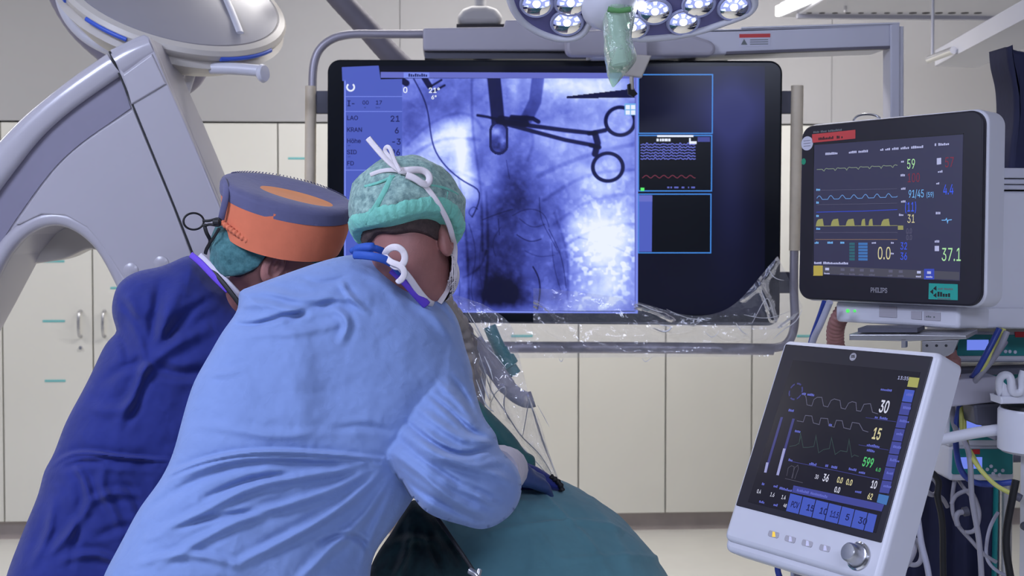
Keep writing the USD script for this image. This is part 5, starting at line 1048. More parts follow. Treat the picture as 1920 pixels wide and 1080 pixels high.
def tx(s, x, y, hh, m, par, F=PMF, wide=None, bold=False, h=e, name='readout'):
    if s[0] != '~': return obj(name, F.text(s, x, y, hh, h, wide, bold, .0003), M[m], par)
    # print too small to read in the photograph: word-shaped strokes
    n = len(s) - 1; u = (wide or hh * .72 * n) / n; a = F.at(x, y); ms = []; rg_ = np.random.default_rng(n * 31 + int(x))
    for i, ch in enumerate(s[1:]):
        if ch == ' ': continue
        k = .55 + .45 * rg_.random(); ms.append(slab(rrect(a[0] + i * u, a[1], a[0] + (i + .74) * u, a[1] + hh * k), h, h + .0003))
    return obj(name, F.put(cat_(*ms)), M[m], par)
xs = np.linspace(1533, 1684, 90)
wv('ecg_trace', [(x, 318 - (x - 1533) * .052 + 4.0 * math.exp(-((((x - 1533) % 21.5) - 13) / 1.6) ** 2) - 1.2 * math.exp(-((((x - 1533) % 21.5) - 18) / 2) ** 2)) for x in xs], .0016, 'wave_green', scr)
wv('pressure_trace', [(x, 373 - (x - 1533) * .033 - 5.5 * max(0, math.sin((x - 1533) * .29 + .3)) ** 1.4 + (1.5 if math.sin((x - 1533) * .29 + .3) < 0 else 0)) for x in xs], .0016, 'wave_cyan', scr)
for y, m in ((357, 'ui_grey'), (384, 'ui_grey')): wv('scale_line', [(1533, y), (1683, y - 3)], .0007, m, scr)
wv('venous_trace', [(1532, 398), (1570, 397), (1620, 396), (1684, 393)], .0020, 'wave_blue', scr)
wv('base_line', [(1531, 424), (1684, 423)], .0012, 'wave_yellow', scr)
for a, b in ((1531, 1546), (1559, 1575), (1587, 1604), (1616, 1624), (1630, 1638), (1653, 1670)):
    w = b - a; pl = [(a, 424), (a + .12 * w, 416), (a + .3 * w, 411.5), (a + .85 * w, 410), (a + .92 * w, 416), (b, 424)]
    obj('capnogram', PMF.slab(pl, e, e + .0004), M['wave_yellow'], scr)
wv('gas_trace', [(1530, 449), (1684, 449)], .0014, 'wave_tan', scr)
wv('gas_trace', [(1530, 436), (1684, 436)], .0007, 'ui_grey', scr)
tx('59', 1701, 317, .021, 'num_green', scr, wide=.020); tx('100', 1702, 342, .019, 'num_red', scr, wide=.030)
tx('91/45', 1704, 371, .0165, 'num_cyan', scr, wide=.037); tx('(59)', 1738, 370, .011, 'num_cyan', scr, wide=.017)
tx('(11)', 1697, 397, .020, 'num_blue', scr, wide=.028); tx('31', 1702, 418, .018, 'num_cream', scr, wide=.018)
tx('0.0', 1700, 438, .011, 'ui_grey', scr, wide=.014); tx('0.0', 1700, 450, .011, 'ui_grey', scr, wide=.014)
tx('0.0', 1646, 486, .027, 'num_cream', scr, wide=.033); tx('32', 1689, 468, .0155, 'num_blue', scr, wide=.0165); tx('36', 1689, 487, .0155, 'num_blue', scr, wide=.0165)
tx('57', 1772, 314, .021, 'num_red', scr, wide=.021); tx('4.4', 1769, 365, .021, 'num_blue', scr, wide=.024); tx('37.1', 1766, 489, .027, 'num_green', scr, wide=.044)
for x, y, s in ((1549, 291, '~Erwachs.'), (1593, 288, '~Nicht zugew.'), (1652, 283, '~26 Okt 2017 13:00'), (1710, 279, '~Profile'), (1754, 274, '~X Alarme')): tx(s, x, y, .0058, 'ui_white', scr, name='menu_text')
for x, y, s in ((1691, 305, '~HF'), (1690, 331, '~SpO'), (1691, 356, '~ABP'), (1691, 380, '~ZVD'), (1687, 405, '~CO2'), (1760, 324, '~STi'), (1757, 346, '~T1'), (1532, 358, '~150'), (1532, 382, '~20'), (1532, 407, '~50'), (1532, 431, '~100'), (1529, 457, '~NBP'), (1553, 457, '~Puls'), (1577, 457, '~MAC'), (1636, 457, '~AWF'), (1672, 457, '~ex'), (1672, 477, '~in'), (1756, 402, '~BIS'), (1754, 455, '~Tbl')): tx(s, x, y, .0052, 'ui_white' if x > 1600 else 'num_cyan', scr, name='caption')
obj('bell_icon', PMF.slab([(1758, 297), (1766, 296), (1766, 308), (1758, 309)], e, e + .0004), M['ui_white'], scr)
obj('bell_icon', PMF.slab([(1754, 461), (1762, 461), (1762, 471), (1754, 471)], e, e + .0004), M['ui_white'], scr)
obj('gas_icon', PMF.slab([(1685, 423), (1695, 423), (1695, 431), (1685, 431)], e, e + .0004), M['wave_yellow'], scr)
wv('bis_trace', [(1767, 413), (1774, 413), (1776, 410), (1778, 417), (1779, 413), (1786, 412)], .0018, 'num_cyan', scr)
for k in range(6):
    obj('table_cell', PMF.rect(1594, 455 + 5.8 * k, 1604, 459.5 + 5.8 * k, e, e + .0003), M['box_green'], scr)
    obj('table_cell', PMF.rect(1611, 455 + 5.8 * k, 1628, 459.6 + 5.8 * k, e, e + .0003), M['box_cyan'], scr)
tx('~keine Alarmüberwachung', 1528, 495, .0058, 'ui_white', scr, name='menu_text')
obj('button_row', PMF.slab([(1526, 498), (1800, 510), (1800, 525), (1526, 513)], e, e + .0001), M['line_grey'], scr)
obj('alarm_button', PMF.slab([(1527, 498), (1544, 498), (1544, 517), (1526, 517)], e, e + .0004), M['button_yellow'], scr)
obj('screen_button', PMF.slab([(1734, 504), (1753, 504), (1753, 524), (1734, 524)], e, e + .0004), M['button_blue'], scr)
for k, x in enumerate((1549, 1578, 1596, 1614, 1633, 1668, 1687, 1721, 1740)):
    yy = 505 + (x - 1549) * .035
    obj('button_icon', PMF.rect(x, yy - 3, x + 7, yy + 2, e + .0004, e + .0007), M['ui_white' if k in (0, 7, 8) else 'ui_grey'], scr)
    tx('~mmmm' if k % 2 else '~mmmmm', x - 2, yy + 9, .0042, 'ui_white' if k in (0, 7, 8) else 'ui_grey', scr, name='button_text', h=e + .0004)
tx('PHILIPS', 1633, 548, .0105, 'logo_silver', t, wide=.042, bold=True, h=.0021, name='maker_mark')
st = obj('teal_sticker', PMF.slab([(1743, 531), (1797, 533), (1797, 563), (1742, 561)], .002, .0026), M['sticker_teal'], t)
for tr in ([(1745, 547), (1751, 542), (1751, 552)], [(1751, 541), (1757, 536), (1757, 545)], [(1751, 554), (1757, 549), (1757, 558)]): obj('arrow', PMF.slab(tr, .0026, .0030), M['ink_black'], st)
tx('~NICHT ENTFERNEN', 1760, 543, .0045, 'ink_grey', st, wide=.034, h=.0026, name='print'); tx('~80084', 1759, 556, .011, 'ink_black', st, wide=.030, bold=True, h=.0026, name='print'); tx('~Medizintechnik', 1759, 561, .0034, 'ink_grey', st, wide=.03, h=.0026, name='print')
st = obj('red_sticker', PMF.slab([(1524, 252), (1605, 243.5), (1605, 260), (1524, 268)], .002, .0026), M['sticker_red'], t)
tx('~ANÄSTHESIE  OP 4', 1536, 263, .0072, 'ink_black', st, wide=.066, h=.0026, name='print')
tx('~Gerät nicht ausschalten', 1526, 250, .0052, 'ink_grey', t, wide=.078, h=.0021, name='bezel_text')
a = np.linspace(0, 2 * np.pi, 36, endpoint=False); c0 = PMF.at(1514.5, 269)
st = obj('round_sticker', PMF.put(slab(Polygon([c0 + .0165 * np.array([math.cos(u), math.sin(u)]) for u in a]), .002, .0026)), M['sticker_white'], t)
for y in (264, 269, 274): wv('print', [(1508, y + .6), (1521, y - .8)], .0012, 'ui_grey', st, h=.0027)
c0 = PMF.at(1508, 303); obj('green_sticker', PMF.put(slab(Polygon([c0 + np.array([.006 * math.cos(u), .0075 * math.sin(u)]) for u in a]), .002, .0026)), M['sticker_green'], t)

# monitor module and the anaesthesia machine it stands on
t = thing('monitor_module', 'white module box with two small green lamps under the patient monitor', 'module', PMF.w(.3, -.06, -.1))
MF = Frame(PMF.w(.06, -.052, -.035), PMF.X, PMF.Y)
obj('case', MF.slab([(1566, 564), (1800, 575), (1798, 617), (1566, 603)], -.12, 0, .008, r=.006), M['white_plastic'], t, smooth=35)
for x in (1590, 1603): obj('led', disc(MF.p(x, 583, 0), MF.Z, .0042 if x < 1600 else .003, .003, 16), M['green_led'], t)
for a in ([(1649, 573), (1682, 575), (1682, 596), (1649, 594)], [(1709, 583), (1729, 584), (1729, 600), (1709, 598)], [(1733, 584), (1764, 586), (1764, 602), (1733, 600)]):
    obj('panel', MF.slab(a, 0, .0016, .0005), M['white_enamel'], t)
tx('~MP5 2', 1737, 595, .004, 'ink_grey', t, F=MF, wide=.022, h=.0017, name='print')
t = thing('anaesthesia_machine', 'white anaesthesia machine with a ribbed upper edge, at the right edge of the picture', 'anaesthesia machine', (P(1905, 600, 2.75)[0] + .1, P(1905, 600, 2.75)[1] + .2, 0))
AF = wall_frame(1900, 615, 2.62)
obj('upper_case', AF.slab([(1800, 357), (2150, 360), (2150, 620), (1800, 616)], -.34, 0, .010), M['white_plastic'], t)
obj('lower_panel', AF.slab([(1838, 577), (2150, 578), (2150, 617), (1838, 614)], -.05, .008, .004), M['white_plastic'], t)
for y0, y1, h in ((318, 336, .028), (338, 347, .018), (349, 357, .012)): obj('rib', AF.slab([(1800, y0 - 3), (2150, y0), (2150, y1), (1800, y1 - 2)], -.34, h, .004), M['beam_white'], t)
for x in (2080, 2130): obj('leg', tube([AF.p(x, 610, -.20), AF.p(x, 610, -.20) * (1, 1, 0) + (0, 0, .03)], .025, 12), M['grey_plastic'], t)
obj('base', bx(*(AF.p(2060, 0, -.36) * (1, 1, 0)), *(AF.p(2150, 0, .02) * (1, 1, 0) + (0, 0, .06)), .02), M['grey_plastic'], t)

# ------------------------------------------------------------------ ventilator screen, tilted, in front
VF, VH = quad_frame([(1472, 645), (1752, 670), (1651, 1017), (1383, 949)], .34, .34)
t = thing('ventilator_screen', 'white-framed tilted ventilator touch screen with blue keys and a silver turning knob', 'monitor', VF.w(.17, 0, -.05))
obj('housing', VF.put(slab(rrect(-.010, -.066, .353, VH + .010, .014, 6), -.060, .0, .010)), M['white_plastic'], t, smooth=35)
obj('chin', VF.put(slab(rrect(-.012, -.084, .350, -.050, .016, 6), -.052, -.010, .010)), M['white_plastic'], t, smooth=35)
obj('glass', VF.put(slab(rrect(0, 0, .34, VH, .002), 0, .002, .0008)), M['monitor_black'], t)
dsp = obj('display', VF.slab([(1489, 676), (1727, 699), (1644, 1000), (1404, 942)], .002, .0026), usdkit.material(stage, '/World/Looks/ventilator_glass', {'p': ('principled_bsdf', dict(base_color=(.012, .012, .015), roughness=.25, specular_ior_level=.22, emission_color=lin(28, 26, 40), emission_strength=.6))}, [], surface='p.BSDF'), t)
c0 = VF.at(1601, 670); obj('emblem', VF.put(slab(Polygon([c0 + .0075 * np.array([math.cos(u), math.sin(u)]) for u in np.linspace(0, 2 * np.pi, 30, endpoint=False)]), .002, .0026)), M['logo_silver'], t)
obj('emblem_curl', VF.line([(1598, 672), (1599, 667), (1602, 668), (1600, 671), (1604, 671), (1603, 666)], .0012, .0026, .0029), M['ink_black'], t)
W = lambda nm, pts, w, m: wv(nm, pts, w, m, dsp, F=VF)
T = lambda s, x, y, hh, m, wide=None, bold=False, name='readout', h=e: tx(s, x, y, hh, m, dsp, F=VF, wide=wide, bold=bold, name=name, h=h)
W('pressure_curve', [(1508, 738), (1513, 745), (1515, 760), (1524, 762), (1528, 750), (1534, 746), (1543, 746), (1546, 762), (1554, 764), (1560, 752), (1566, 749), (1577, 752), (1579, 766), (1587, 768), (1593, 757), (1600, 754), (1607, 756), (1608, 771), (1616, 772), (1622, 759), (1634, 758), (1638, 774), (1648, 777)], .0012, 'ui_grey')
W('flow_curve', [(1496, 790), (1508, 792), (1512, 780), (1524, 781), (1527, 794), (1538, 797), (1541, 785), (1554, 786), (1556, 799), (1566, 802), (1570, 789), (1581, 790), (1584, 803), (1596, 806), (1600, 793), (1613, 795), (1620, 808), (1630, 811)], .0012, 'ui_grey')
W('gas_curve', [(1482, 838), (1494, 836), (1500, 832), (1504, 818), (1508, 840), (1516, 840), (1528, 838), (1532, 818), (1537, 850), (1546, 844), (1557, 842), (1561, 822), (1568, 853), (1578, 846), (1590, 848), (1594, 826), (1599, 858), (1604, 854), (1612, 857)], .0012, 'line_green')
W('gas_curve', [(1500, 834), (1503, 812), (1507, 836)], .0009, 'line_green')
W('small_loop', [(1477, 893), (1480, 878), (1486, 874), (1491, 876), (1488, 898)], .001, 'line_grey'); W('small_loop', [(1486, 898), (1492, 878), (1498, 873), (1499, 880), (1492, 899)], .001, 'line_grey'); W('loop_axis', [(1474, 898), (1507, 906)], .001, 'line_grey')
c0 = VF.at(1494, 735); obj('dial', VF.put(shift(cat_(*[trimesh.creation.extrude_polygon(Polygon([c0 + .017 * np.array([math.cos(u), math.sin(u)]) for u in np.linspace(q * 1.05, q * 1.05 + .7, 8)] + [c0 + .014 * np.array([math.cos(u), math.sin(u)]) for u in np.linspace(q * 1.05 + .7, q * 1.05, 8)]), .0003, engine='earcut') for q in range(6)]), e)), M['bar_blue'], dsp)
for x0, y0, x1, y1, xm, ym in ((1468, 783, 1437, 887, 1441, 868), (1490, 786, 1460, 892, 1473, 842)):
    W('level_bar', [(x0, y0), (x1, y1)], .006, 'bar_blue'); wv('level', [(xm, ym), (x1, y1)], .006, 'bar_white', dsp, F=VF, h=e + .0003)
for s, x, y, h, m, wd in (('30', 1648, 773, .021, 'num_white', .020), ('15', 1635, 823, .0195, 'num_cream', .018), ('599', 1617, 874, .0155, 'vent_green', .023), ('36', 1543, 902, .0125, 'num_white', .0135), ('0.0', 1570, 905, .0098, 'num_cream', .0125), ('0.0', 1587, 909, .0098, 'num_cream', .0135), ('10', 1633, 915, .0125, 'num_white', .0125), ('0.0', 1565, 923, .0095, 'num_white', .0125), ('62', 1627, 936, .0100, 'num_cream', .0105), ('6.0', 1643, 884, .0065, 'vent_green', .010), ('0.4', 1420, 925, .0075, 'num_white', .0105), ('1.6', 1445, 931, .0075, 'num_white', .0105), ('1.4', 1466, 936, .0075, 'num_white', .0105), ('48', 1470, 951, .0062, 'num_white', .0075), ('30', 1529, 898, .0075, 'num_white', .008)):
    T(s, x, y, h, m, bold=h > .009, wide=wd)
for s, x, y in (('~Paw cmH2O', 1505, 741), ('~Volumen', 1653, 733), ('~MV l/min', 1642, 785), ('~Frequenz', 1627, 837), ('~Ppeak', 1627, 847), ('~Pplat', 1519, 872), ('~VT  PEEP', 1549, 876), ('~etCO2', 1593, 882), ('~FiO2', 1612, 888), ('~Flow', 1492, 811), ('~P/V', 1480, 865), ('~Sevo', 1605, 924), ('~Frischgas', 1463, 918), ('~O2', 1430, 910), ('~Air', 1452, 914), ('~Luft', 1425, 943), ('~N2O', 1452, 949), ('~ml', 1556, 800), ('~mbar', 1480, 772)): T(s, x, y, .0048, 'row_blue', name='caption')
W('header_rule', [(1485, 866), (1650, 900)], .0012, 'bar_blue'); W('header_rule', [(1625, 784), (1682, 792)], .0010, 'bar_blue'); W('header_rule', [(1612, 835), (1668, 845)], .0010, 'bar_blue')
obj('message_field', VF.slab([(1707, 708), (1726, 710), (1722, 728), (1703, 726)], e, e + .0004), M['note_yellow'], dsp)
T('13:35', 1684, 712, .006, 'ui_white', name='clock')
for k in range(8):
    q0, q1 = np.array([1699, 731.]) + k * np.array([-6.1, 24.4]) , np.array([1699, 731.]) + (k + .92) * np.array([-6.1, 24.4])
    b = obj('menu_key', VF.slab([q0, q0 + (18, 2.2), q1 + (18, 2.2), q1], e, e + .0004), M['menu_blue' if k else 'key_blue'], dsp)
    tx('~' + 'm' * (4 + k % 3), q0[0] + 3 - 1, q0[1] + 12, .0046, 'row_blue', b, F=VF, h=e + .0004, name='key_text')
obj('menu_key', VF.slab([(1650, 927), (1669, 931), (1664, 948), (1646, 943)], e, e + .0004), M['box_cyan'], dsp)
obj('key_bar', VF.slab([(1490, 911), (1660, 947), (1655, 960), (1487, 924)], e, e + .0003), M['menu_blue'], dsp)
tx('~Patient: Erwachsener', 1496, 922, .0050, 'row_blue', dsp, F=VF, h=e + .0004, name='caption')
for k, s in enumerate(('PCV', '15', '10', '1:1.5', '5', '30', '')):
    x0 = 1484 + 24.4 * k; y0 = 926 + 6.1 * k; w = 22.6 if k < 6 else 16
    b = obj('setting_key', VF.slab([(x0, y0), (x0 + w, y0 + w * .25), (x0 + w - 8, y0 + w * .25 + 33), (x0 - 8, y0 + 33)], e, e + .0004), M['key_blue'], dsp)
    if s: tx(s, x0 + (0 if len(s) > 2 else 4), y0 + 25, .0105, 'key_dark', b, F=VF, h=e + .0004, bold=True, name='key_text', wide=.0185 if len(s) > 2 else None)
for k, (x, y) in enumerate(((1451, 1002), (1482, 1011), (1514, 1019), (1547, 1028))):
    b = obj('soft_button', VF.rect(x - 8, y - 8, x + 8, y + 8, 0, .0015, .0004, .003), M['white_enamel'], t)
    obj('button_mark', VF.slab([(x - 2, y + 5), (x - 1, y - 5), (x + 3, y - 4), (x + 4, y + 5)], .0015, .002), M['lamp_yellow' if k == 0 else 'lamp_white'], b)
kc = VF.p(1610, 1043, 0)
obj('knob_ring', lathe([(.0225, 0), (.0235, .003), (.021, .005), (.019, .004)], kc, VF.Z, 40), M['chrome'], t, smooth=40)
obj('knob', lathe([(0, 0), (.018, 0), (.0185, .004), (.016, .018), (.0155, .026), (.013, .029), (0, .030)], kc, VF.Z, 40), M['brushed_steel'], t, smooth=40)
obj('support_arm', tube([VF.w(.15, .17, -.055), VF.w(.15, .17, -.10), VF.w(.15, .17, -.16), P(1690, 760, 2.62), P(1752, 745, 2.64)], .022, 14), M['beam_grey'], t, smooth=50)

# ------------------------------------------------------------------ pumps, arms, cables and cloths at the lower right
DC = 2.78
UF = wall_frame(1800, 700, DC)
def pump(label, x0, y0, x1, y1, disp, btns=(), red=None, led=None, d=DC):
    F = wall_frame((x0 + x1) / 2, y1, d); t = thing('infusion_pump', label, 'infusion pump', F.p((x0 + x1) / 2, y1, -.08))
    obj('case', F.slab([(x0, y0), (x1, y0 + 1), (x1, y1), (x0 - 3, y1)], -.16, 0, .008, r=.006), M['pump_white'], t, smooth=35)
    fc = obj('front_panel', F.slab([(x0 + 4, y0 + 5), (x1 - 4, y0 + 6), (x1 - 4, y1 - 13), (x0 + 2, y1 - 13)], 0, .003, .001, r=.004), M['pump_teal'], t)
    if disp: obj('display', F.rect(*disp, .003, .0045, .0005), M['pump_display'], fc)
    for x, y in btns: obj('button', disc(F.p(x, y, .003), F.Z, .0042, .002, 14), M['sticker_white'], fc)
    if red: obj('red_mark', F.rect(*red, .001, .004, .0005), M['red_mark'], t)
    if led: obj('led', disc(F.p(*led, .003), F.Z, .0045, .003, 14), M['green_led'], t)
    return t
pump('teal-faced infusion pump with a blue display, topmost of the stack at the right edge', 1790, 622, 1990, 680, (1812, 637, 1852, 656), [(1885, 659), (1893, 659), (1903, 660)], (1902, 622, 1935, 632), None)
pump('teal-faced infusion pump, second of the stack, half hidden by the grey arm', 1786, 694, 1985, 752, (1878, 738, 1892, 752), [], None, (1805, 707))
pump('infusion pump with a bright white-blue display and red mark, third of the stack', 1778, 764, 1960, 838, (1797, 786, 1842, 806), [], (1812, 767, 1825, 777), (1817, 781))
pump('teal-faced infusion pump with round pale buttons, lowest of the stack', 1782, 836, 1902, 902, (1794, 857, 1840, 878), [(1851, 880), (1858, 874), (1866, 882), (1874, 890), (1862, 888), (1880, 882)], (1822, 842, 1836, 851), (1818, 855))
t = thing('pump_stand', 'steel pole carrying the stack of infusion pumps', 'stand', P(1880, 1000, DC + .25) * (1, 1, 0))
obj('pole', tube([P(1888, 620, DC + .2), P(1888, 900, DC + .2) * (1, 1, 0) + (0, 0, .03)], .016, 14), M['brushed_steel'], t, smooth=40)
for y in (650, 722, 800, 870): obj('clamp', UF.slab([(1860, y - 6), (1905, y - 6), (1905, y + 6), (1860, y + 6)], -.20, -.158, .003), M['grey_plastic'], t)
b = P(1888, 900, DC + .2) * (1, 1, 0)
obj('foot', lathe([(0, 0), (.13, 0), (.13, .02), (.05, .045), (0, .045)], b, (0, 0, 1), 32), M['grey_plastic'], t, smooth=40)
# keyboard tray and bracket under the monitor
t = thing('monitor_bracket', 'steel tray bracket with drilled side plates under the white monitor module', 'bracket', P(1700, 640, 2.5))
BF = Frame(P(1590, 650, 2.52), PMF.X * .8 + np.array([.5, 0, 0]), [0, 0, 1])
obj('tray', BF.slab([(1592, 627), (1700, 627), (1812, 629), (1812, 636), (1700, 640), (1592, 638)], -.14, 0, .002), M['brushed_steel'], t)
obj('side_plate', BF.slab([(1728, 640), (1796, 638), (1786, 662), (1776, 668), (1728, 664)], -.02, -.004, .001), M['brushed_steel'], t)
obj('cross_bar', BF.slab([(1604, 617), (1716, 617), (1716, 625), (1604, 625)], -.10, -.02), M['dark_grey_plastic'], t)
obj('post', BF.slab([(1690, 636), (1698, 636), (1698, 652), (1690, 652)], -.02, .0), M['brushed_steel'], t)
for x in (1738, 1756, 1774): obj('hole', disc(BF.p(x, 648, -.004), BF.Z, .0028, .0012, 12), M['ink_black'], t)
# grey jointed arm, sleeve and white column
t = thing('equipment_arm', 'thick grey square arm with a darker block under it, behind the ventilator screen', 'arm', P(1820, 740, 2.66))
EF = wall_frame(1820, 740, 2.64)
obj('arm', EF.slab([(1740, 716), (1870, 706), (1876, 754), (1740, 768)], -.07, 0, .006), M['beam_grey'], t, smooth=35)
obj('joint_block', EF.slab([(1826, 759), (1880, 756), (1884, 802), (1830, 797)], -.06, .0, .006, r=.004), M['dark_grey_plastic'], t, smooth=35)
obj('back_rail', EF.slab([(1740, 708), (1990, 700), (1990, 712), (1740, 718)], -.16, -.10), M['dark_grey_plastic'], t)
t = thing('grab_rail', 'pale rounded grab rail sloping below the grey arm', 'rail', P(1800, 820, 2.6))
obj('rail', tube([P(1740, 827, 2.6), P(1770, 823, 2.6), P(1820, 813, 2.6), P(1870, 806, 2.6)], .0125, 16), M['white_plastic'], t, smooth=50)
obj('rail_mount', EF.slab([(1858, 796), (1890, 792), (1890, 826), (1862, 824)], -.05, .01, .004), M['grey_plastic'], t)
t = thing('cable_hook', 'white plastic double hook on top of the white column at the right edge', 'hook', P(1900, 740, 2.5))
HF = wall_frame(1900, 750, 2.50)
obj('plate', HF.slab([(1876, 744), (1990, 742), (1990, 756), (1878, 758)], -.05, 0, .004), M['white_plastic'], t)
obj('hook', tube([HF.p(1881, 748, -.02), HF.p(1874, 725, -.015), HF.p(1878, 706, -.01), HF.p(1890, 704, -.005), HF.p(1896, 716, 0), HF.p(1900, 735, 0), HF.p(1912, 735, 0), HF.p(1916, 712, 0), HF.p(1920, 696, 0)], .0085, 14, 70), M['white_plastic'], t, smooth=50)
obj('body', HF.slab([(1884, 716), (1900, 730), (1925, 712), (1990, 712), (1990, 746), (1880, 746)], -.04, -.004, .006), M['white_plastic'], t, smooth=35)
t = thing('white_column', 'white round-topped column with a flat post below, at the right edge', 'column', P(1960, 1000, 2.5) * (1, 1, 0))
c = P(1935, 765, 2.56); z0 = P(1930, 858, 2.5)[2]
obj('drum', lathe([(0, z0 - c[2]), (.062, z0 - c[2]), (.070, z0 - c[2] + .006), (.070, -.006), (.066, 0), (0, 0)], c, (0, 0, 1), 48), M['white_plastic'], t, smooth=40)
obj('drum_cap', lathe([(0, 0), (.064, .001), (.062, .008), (0, .010)], c, (0, 0, 1), 40), M['black_rubber'], t, smooth=40)
obj('post', bx(c[0] - .012, c[1] - .04, .03, c[0] + .10, c[1] + .03, z0 + .004, .008), M['white_plastic'], t, smooth=35)
obj('base', bx(c[0] - .06, c[1] - .08, 0, c[0] + .14, c[1] + .14, .035, .012), M['grey_plastic'], t)
obj('lock', disc(P(1920, 986, 2.5), (0, -1, 0), .009, .012, 20), M['dark_grey_plastic'], t)
# navy cloths
def pleats(x0, y0, x1, y1, d, amp, nw, name, label, trim=None, top_slope=0, lab='apron'):
    t = thing(name, label, lab, P((x0 + x1) / 2, y1, d)); nx, ny = 90, 30; u, v = np.meshgrid(np.linspace(0, 1, nx), np.linspace(0, 1, ny))
    X = x0 + (x1 - x0) * u + 6 * np.sin(v * 3) * (u - .5); Y = y0 + (y1 - y0) * v + top_slope * u * (1 - v)
    z = d + amp * np.sin(u * nw * 2 * np.pi + .6 * np.sin(v * 4)) * (.35 + .65 * v) + .012 * (meshkit.fbm(np.stack([u * 9, v * 5, u * 0], -1), 3, 3) - .5)
    f_ = Pv(np.c_[X.ravel(), Y.ravel()], z.ravel()); bk = f_ + FWD * .006; i = np.arange(nx * ny).reshape(ny, nx); A, B, C, Dd = i[:-1, :-1].ravel(), i[:-1, 1:].ravel(), i[1:, 1:].ravel(), i[1:, :-1].ravel()
    F = np.vstack([np.c_[A, Dd, C], np.c_[A, C, B]]); n = nx * ny; e_ = np.r_[i[0, :], i[1:, -1], i[-1, -2::-1], i[-2:0:-1, 0]]; w = np.roll(e_, -1)
    F = np.vstack([F, F[:, ::-1] + n, np.c_[e_, w, w + n], np.c_[e_, w + n, e_ + n]])
    obj('cloth', trimesh.Trimesh(np.vstack([f_, bk]), F, process=False), M['apron_navy'], t, smooth=60); return t
t = pleats(1640, 862, 1876, 1500, 3.25, .016, 5, 'navy_apron', 'dark navy protective apron hanging below the infusion pumps')
obj('rail', tube([P(1610, 864, 3.25), P(1960, 858, 3.25)], .012, 12), M['dark_grey_plastic'], t, smooth=40)
for x in (1620, 1950): obj('rail_leg', tube([P(x, 862, 3.27), P(x, 862, 3.27) * (1, 1, 0)], .012, 12), M['dark_grey_plastic'], t, smooth=40)
obj('edge_trim', tube([P(1868, 880, 3.235), P(1866, 1000, 3.23), P(1862, 1200, 3.23), P(1860, 1490, 3.23)], .012, 10, flat=.5), M['pump_teal'], t, smooth=50)
t = thing('lead_apron', 'navy protective apron with a red-brown edge hanging at the upper right edge', 'apron', P(1960, 315, 2.9))
VFm = wall_frame(1960, 200, 2.86)
le = [(1890, 88), (1893, 120), (1900, 150), (1904, 190), (1903, 230), (1898, 270), (1894, 318)]
obj('cloth', VFm.slab([tuple(q) for q in spline(le, 40)][::-1] + [(1889, 87), (1912, 94), (1950, 100), (2080, 110), (2080, 330), (1894, 330)], -.10, 0, .012, step=.02), M['apron_navy'], t, smooth=50)
obj('edge_trim', tube([VFm.p(x + .5, y, -.008) for x, y in le], .0032, 8), M['apron_trim'], t, smooth=50)
obj('hanger', tube([VFm.p(2010, 104, -.05), VFm.p(2010, 104, -.05) * (1, 1, 0) + (0, 0, ZC)], .008, 10), M['chrome'], t, smooth=40)
# the cables: one thing each
def cable(label, pts, r, m, name='cable', d=None, k=None, cat='cable', joint=None):
    q = [P(p[0], p[1], p[2] if len(p) > 2 else d) for p in pts]; t = thing(name, label, cat, q[len(q) // 2])
    obj('lead', tube(q, r, 10, k or 12 * len(q)), M[m], t, smooth=60)
    if joint: obj('plug', tube([q[-1], q[-1] + unit(q[-1] - q[-2]) * joint], r * 1.7, 12), M['dark_grey_plastic'], t, smooth=40)
    return t
cable('dark blue cable sloping down from the machine to the grey arm, leftmost of its bundle', [(1874, 616, 2.6), (1862, 640, 2.6), (1846, 670, 2.6), (1832, 695, 2.62), (1814, 722, 2.7), (1800, 760, 2.72), (1792, 810, 2.72), (1794, 850, 2.7), (1806, 888, 2.66), (1830, 905, 2.66), (1900, 904, 2.62)], .0068, 'cable_blue')
cable('yellow-green cable in the bundle that slopes down to the grey arm', [(1882, 616, 2.6), (1872, 640, 2.6), (1856, 668, 2.6), (1838, 700, 2.62), (1816, 735, 2.7), (1808, 780, 2.71), (1812, 830, 2.68), (1838, 880, 2.6), (1868, 910, 2.58), (1898, 926, 2.56)], .0052, 'cable_yellow', joint=.02)
cable('pale grey cable at the right side of the sloping bundle', [(1888, 622, 2.58), (1878, 645, 2.58), (1860, 675, 2.6), (1838, 702, 2.62), (1818, 730, 2.7)], .0068, 'cable_grey')
cable('dark grey cable at the back of the sloping bundle', [(1884, 640, 2.62), (1864, 668, 2.61), (1842, 694, 2.63), (1822, 715, 2.68), (1806, 730, 2.72)], .0078, 'grey_plastic')
cable('thin yellow cable hanging beside the white-blue pump display', [(1804, 752, 2.73), (1802, 790, 2.7), (1806, 822, 2.7), (1822, 850, 2.66), (1846, 890, 2.62), (1884, 920, 2.6)], .0042, 'cable_yellow')
cable('grey cable hanging straight down in front of the navy apron', [(1786, 752, 2.75), (1790, 800, 2.72), (1810, 830, 2.66), (1820, 880, 2.62), (1822, 930, 2.6), (1832, 990, 2.6), (1838, 1040, 2.6), (1842, 1130, 2.6)], .0062, 'cable_grey')
cable('thick grey hose curving down beside the ventilator frame', [(1714, 940, 2.55), (1722, 980, 2.55), (1728, 1020, 2.55), (1738, 1060, 2.55), (1745, 1110, 2.55)], .0066, 'cable_pale')
cable('pale looped tube hanging low behind the ventilator frame', [(1690, 1072, 2.5), (1712, 1040, 2.55), (1713, 1020, 2.58), (1702, 1010, 2.6), (1690, 1022, 2.6), (1694, 1050, 2.6), (1720, 1058, 2.6), (1728, 1040, 2.6), (1716, 1012, 2.6), (1700, 1005, 2.6)], .0055, 'cable_grey')
